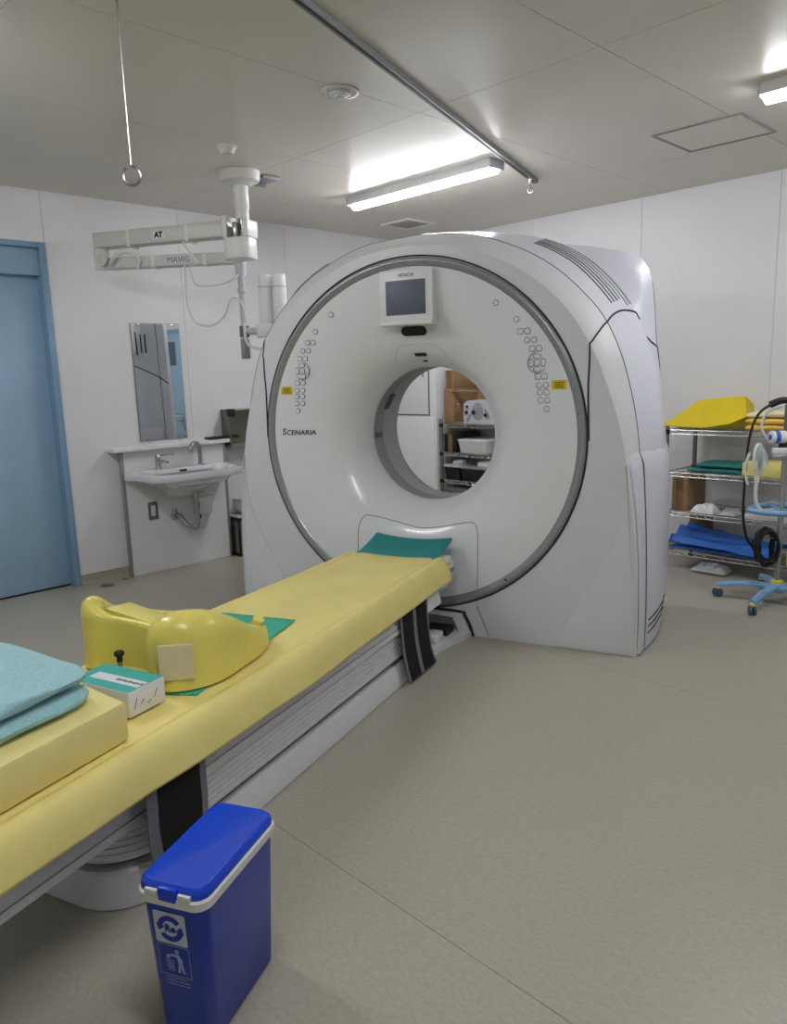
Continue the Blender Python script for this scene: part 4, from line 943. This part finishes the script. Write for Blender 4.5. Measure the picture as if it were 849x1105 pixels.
# blue sheet rolled over the lowest shelf
def bs(u, v):
    x = -2.335+.69*u; y = 4.975+.32*v
    z = Z(3)+.042+.09*(1-u)**1.5*(.25+.75*v)+.055*math.sin(PI*min(1, v*1.0))*(.4+.6*u)
    z += .012*noise.noise(Vector((x*8, y*14, 2)))+.014*math.sin(v*13+u*3)*(1-.4*u)
    if v < .08: z -= .01
    return (x, y-.03*u*(1-v), z)
b = solo('blue_sheet', MB().grid(bs, 30, 30), 'blue_sheet', 'crumpled blue waterproof sheet folded on the lowest wire shelf', 'sheet', recalc=False, angle=70, base=(-2.0, 5.1, Z(3)))
sm = b.modifiers.new('thick', 'SOLIDIFY'); sm.thickness = .01; sm.offset = -1
folded('blue_fold', -2.33, -1.70, 4.985, 5.3, Z(3)+.001, 1, .03, 'blue_sheet', 'flat folded blue sheet under the crumpled one', 'sheet', 11)
solo('yellow_pad', MB().prism([(-1.56, 4.97), (-1.40, 4.97), (-1.41, 5.1), (-1.55, 5.1)], Z(3), Z(3)+.085, .006), 'pale_yellow', 'small yellow pad at the end of the lowest wire shelf', 'cushion')
# ---------------------------------------------------------------- wheeled stand
IX, IY = -1.488, 4.60
st = thing('wheeled_stand', 'wheeled equipment stand with pale blue five legged base', 'stand', T(IX, IY, 0))
part('hub', MB().lathe([(.05, .075), (.055, .09), (.05, .118), (.03, .125)], 24, M=T(IX, IY, 0)), 'stand_blue', st)
part('hub_collar', MB().lathe([(.036, .122), (.036, .135), (.024, .142)], 20, M=T(IX, IY, 0)), 'caster_yellow', st)
a0 = math.atan2(4.27-IY, -1.505-IX)
for k in range(5):
    a = a0-k*2*PI/5; c, s = math.cos(a), math.sin(a)
    L = .33
    sect = [(0.03, .098, .030), (.10, .104, .028), (.2, .098, .024), (.29, .082, .021), (.33, .074, .019)]
    rings = [[(IX+c*d-s*w, IY+s*d+c*w, h+q) for w, q in ((-b, -.012), (-b, .004), (-b*.5, .016), (b*.5, .016), (b, .004), (b, -.012))] for d, h, b in sect]
    lg = part('leg', MB().loft(rings), 'stand_blue', st)
    part('caster_cap', MB().lathe([(.021, .056), (.021, .070), (.015, .076)], 14, M=T(IX+c*.315, IY+s*.315, 0)), 'caster_yellow', lg)
    cw = MB()
    for q in (-1, 1): cw.lathe([(.012, -.008), (.026, -.007), (.028, 0), (.026, .007), (.012, .008)], 18, M=T(IX+c*.32, IY+s*.32, .0285) @ Rz(a+.6) @ T(0, q*.012, 0) @ Rx(PI/2))
    part('wheel', cw, 'wheel', lg)
part('pole', MB().lathe([(.0155, .11), (.0155, .56), (.013, .565), (.013, 1.16)], 16, M=T(IX, IY, 0)), 'steel', st)
def ringhandle(z, r):
    return catmull([(IX-.14, IY-.06, z), (IX-.13, IY-.13, z), (IX-.03, IY-.17, z), (IX+.1, IY-.12, z), (IX+.15, IY, z), (IX+.1, IY+.11, z), (IX-.03, IY+.13, z), (IX-.12, IY+.06, z)], 5, True)
part('ring_handle', MB().tube(ringhandle(.565, .15), .017, 10, closed=True), 'stand_blue', st)
for a in (.3, 2.4, 4.5): part('handle_spoke', MB().tube([(IX, IY, .562), (IX+.13*math.cos(a), IY+.13*math.sin(a), .565)], .008, 8), 'stand_blue', st)
part('head_bracket', MB().box((IX-.012, IY-.02, .98), (IX+.10, IY+.03, 1.17), .01), 'grey_dark', st)
part('clamp', MB().box((IX-.03, IY-.03, .90), (IX+.03, IY+.03, .955), .008), 'black', st)
part('top_grip', MB().tube(catmull([(IX-.08, IY-.05, 1.165), (IX-.02, IY-.02, 1.19), (IX+.05, IY+.03, 1.175)], 5), .02, 10), 'black', st)
part('cable_hook', MB().tube([(IX, IY-.012, .40), (IX-.05, IY-.06, .395), (IX-.055, IY-.065, .42)], .006, 8), 'steel', st)
# black cable: over the top, down and coiled on the hook
pts = [(IX+.03, IY, 1.175), (IX-.05, IY-.045, 1.175), (IX-.12, IY-.09, 1.12), (IX-.155, IY-.115, 1.0), (IX-.165, IY-.12, .85), (IX-.17, IY-.12, .65), (IX-.165, IY-.12, .50), (IX-.14, IY-.105, .38), (IX-.10, IY-.085, .33)]
for k in range(8):
    for j in range(8):
        a = 2*PI*j/8+PI; r = .03+.04*random.random(); h = .075+.05*random.random()
        pts.append((IX-.055-R_.x*0+R_.x*r*math.cos(a)+.010*(k-4)*.7+.004*random.random(), IY-.055+R_.y*r*math.cos(a)-.008*(k-4), .345+h*math.sin(a)))
cable('black_cable', pts, .0075, 'black', 'thick black cable arching over the stand and coiled below', 5)
cable('grey_tube', [(IX-.02, IY-.03, 1.16), (IX-.09, IY-.06, 1.12), (IX-.11, IY-.07, 1.04), (IX-.08, IY-.06, .97), (IX-.045, IY-.04, .93)], .008, 'cream', 'short beige tube looped at the stand top', 5)
# roll and mask
t = thing('tape_roll', 'small white roll with blue print clipped to the stand', 'roll', T(IX-.06, IY-.06, .97))
Mr = T(IX-.02, IY-.05, .985) @ Rz(YAW) @ Ry(-PI/2)
part('roll', MB().lathe([(.03, -.035), (.036, -.032), (.036, .045), (.03, .048)], 20, M=Mr), 'white', t)
part('print_band', MB().lathe([(.0365, .005), (.0365, .03)], 20, M=Mr, cap0=False, cap1=False), 'blue_sheet', t)
part('core', MB().lathe([(.016, .046), (.016, .052), (.008, .053)], 16, M=Mr), 'blue_sheet', t)
t = thing('white_clip', 'white plastic clip block below the printed roll', 'clip', T(IX-.03, IY-.04, .9))
part('block', MB().box((-.075, -.03, .89), (.02, .0, .925), .006, M=T(IX, IY-.02, 0) @ Rz(YAW)), 'white', t)
part('jaw', MB().box((-.07, -.034, .875), (.0, -.004, .888), .004, M=T(IX, IY-.02, 0) @ Rz(YAW)), 'grey_light', t)
mk = thing('oxygen_mask', 'clear plastic breathing mask hanging from the stand', 'mask', T(IX-.1, IY-.08, .75))
MK = T(IX-.105, IY-.115, .865) @ Rz(YAW+.5) @ Rx(PI/2)
rings = [[(rx*math.cos(2*PI*k/24), rz*math.sin(2*PI*k/24)-sh_, d) for k in range(24)] for rx, rz, d, sh_ in ((.038, .08, 0, 0), (.040, .084, .004, 0), (.038, .08, .008, 0), (.032, .068, .03, .005), (.024, .048, .05, .015), (.013, .016, .06, .025))]
part('shell', MB().loft(rings, True, False, True, M=MK), 'clear', mk)
part('cushion_rim', MB().tube([(.039*math.cos(2*PI*k/28), .082*math.sin(2*PI*k/28), .002) for k in range(28)], .0075, 8, closed=True, M=MK), 'white_plastic', mk)
part('inner_pad', MB().loft([[(rx*math.cos(2*PI*k/20), rz*math.sin(2*PI*k/20), d) for k in range(20)] for rx, rz, d in ((.022, .058, .012), (.02, .056, .018))], M=MK), 'grey_dark', mk)
part('port', MB().lathe([(.014, 0), (.014, .04)], 14, M=T(IX-.105, IY-.115, .73)), 'white_plastic', mk)
part('hose', MB().tube(catmull([(IX-.105, IY-.115, .74), (IX-.107, IY-.115, .66), (IX-.10, IY-.11, .60), (IX-.08, IY-.1, .565)], 5), .011, 8), 'white_plastic', mk)
part('strap', MB().tube(catmull([(IX-.14, IY-.15, .90), (IX-.155, IY-.16, .82), (IX-.15, IY-.155, .75), (IX-.14, IY-.15, .715)], 5), .007, 8), 'white_plastic', mk)
# ---------------------------------------------------------------- corner cabinet and goods seen through the bore
cab = thing('tall_cabinet', 'tall plain white cabinet in the room corner seen through the bore', 'cabinet', T(-4.87, 5.25, 0))
cx0, cx1, cyf = XL+.02, -4.545, 5.02
part('body', MB().box((cx0, cyf, .004), (cx1, YB-.025, 1.9), .003), 'white', cab)
dd = part('door', MB().box((cx0+.01, cyf-.02, 1.036), (-4.632, cyf-.001, 1.88), .002), 'white', cab)
part('handle', MB().box((-4.685, cyf-.03, 1.37), (-4.67, cyf-.02, 1.47), .003), 'grey', dd)
part('door_gap', MB().box((cx0+.01, cyf-.004, 1.026), (-4.622, cyf-.0005, 1.036)).box((-4.632, cyf-.004, 1.026), (-4.622, cyf-.0005, 1.88)), 'seam', cab)
part('lower_door', MB().box((cx0+.01, cyf-.014, .03), (-4.56, cyf-.001, 1.022), .002), 'white', cab)
zt = .960
carton(-4.50, -4.405, 5.10, 5.42, zt+.306, zt+.46, 'small brown carton stacked on the open one behind the bore', 'carton')
oc_ = thing('open_carton', 'open brown carton with raised flaps on the rack behind the bore', 'box', T(-4.36, 5.2, zt))
part('case', MB().box((-4.50, 5.08, zt), (-4.40, 5.42, zt+.305), .002).box((-4.40, 5.40, zt), (-4.10, 5.42, zt+.305)).box((-4.40, 5.08, zt), (-4.10, 5.40, zt+.01)).box((-4.40, 5.08, zt), (-4.385, 5.40, zt+.305)).box((-4.12, 5.09, zt), (-4.10, 5.40, zt+.29)), 'carton', oc_)
part('flap', MB().box((-.0, -.045, 0), (.30, 0, .004), M=T(-4.41, 5.10, zt+.285) @ Rx(.15)), 'carton', oc_)
part('flap', MB().box((0, 0, 0), (.30, .14, .004), M=T(-4.40, 5.38, zt+.31) @ Rx(.55)), 'carton_dark', oc_)
dv = thing('white_device', 'small white apparatus with grey oval windows beside the open carton', 'device', T(-4.1, 5.1, zt))
part('body', MB().loft([[(-4.245, y, zt+.002), (-3.90, y, zt+.002), (-3.93, y, zt+.12), (-3.98, y, zt+.19), (-4.05, y, zt+.21), (-4.20, y, zt+.20), (-4.245, y, zt+.17)] for y in (5.04, 5.075)]), 'grey_light', dv)
part('window', MB().loft([[(-4.09+.062*math.cos(2*PI*k/20)*q, y, zt+.11+.075*math.sin(2*PI*k/20)*q) for k in range(20)] for y, q in ((5.041, 1), (5.036, .96))]), 'grey', dv)
for x, z, r in ((-4.205, .10, .014), (-4.13, .10, .018), (-4.0, .08, .014), (-4.2, .15, .01)):
    part('knob', MB().lathe([(r, 0), (r, .012), (r*.7, .016)], 14, M=T(x, 5.035, zt+z) @ Rx(PI/2)), 'black', dv)
part('window', MB().loft([[(-4.19+.018*math.cos(2*PI*k/16)*q+.02*math.sin(2*PI*k/16), y, zt+.05+.035*math.sin(2*PI*k/16)*q) for k in range(16)] for y, q in ((5.041, 1), (5.036, .9))]), 'grey', dv)
part('window', MB().loft([[(-3.99+.02*math.cos(2*PI*k/16)*q-.02*math.sin(2*PI*k/16), y, zt+.09+.045*math.sin(2*PI*k/16)*q) for k in range(16)] for y, q in ((5.041, 1), (5.036, .9))]), 'grey', dv)
def tub(x0, x1, y0, y1, z0, h, m, label, lidm, cat='container'):
    t = thing('storage_tub', label, cat, T((x0+x1)/2, (y0+y1)/2, z0))
    def rr(i, z): return [(x, y, z) for x, y in rrect(x0+i, x1-i, y0+i, y1-i, .02, 4)]
    part('tub', MB().loft([rr(.015, z0), rr(.0, z0+h*.85)]), m, t)
    part('lid', MB().loft([rr(-.004, z0+h*.85), rr(-.004, z0+h*.97), rr(.004, z0+h)]), lidm, t)
z2 = .704
tub(-4.33, -4.02, 5.05, 5.35, z2, .12, 'white_plastic', 'white lidded plastic tub on the second rack shelf', 'white')
carton(-4.49, -4.35, 5.06, 5.4, z2, z2+.16, 'black box beside the white tub on the rack', 'black')
z3 = .459
tub(-4.30, -3.90, 5.04, 5.40, z3, .13, 'black', 'black storage crate with grey lid on the third rack shelf', 'grey')
tub(-4.49, -4.31, 5.04, 5.40, z3, .135, 'black', 'narrow black crate with pale lid on the third rack shelf', 'grey_light')
solo('white_packet', MB().prism(rrect(-4.42, -4.34, 5.08, 5.2, .015), z3+.136, z3+.166, .006), 'white', 'flat white packet lying on the narrow black crate', 'packet')
solo('white_packet', MB().prism(rrect(-4.12, -3.98, 5.06, 5.25, .015), z3+.131, z3+.171, .006), 'white', 'flat white packet lying on the wide black crate', 'packet')
z4 = .124
tub(-4.47, -4.1, 5.05, 5.40, z4, .26, 'grey_dark', 'large dark grey crate on the bottom rack shelf', 'grey_dark')
tub(-4.08, -3.7, 5.05, 5.40, z4, .24, 'grey_dark', 'second dark crate on the bottom rack shelf beside the large one', 'black')
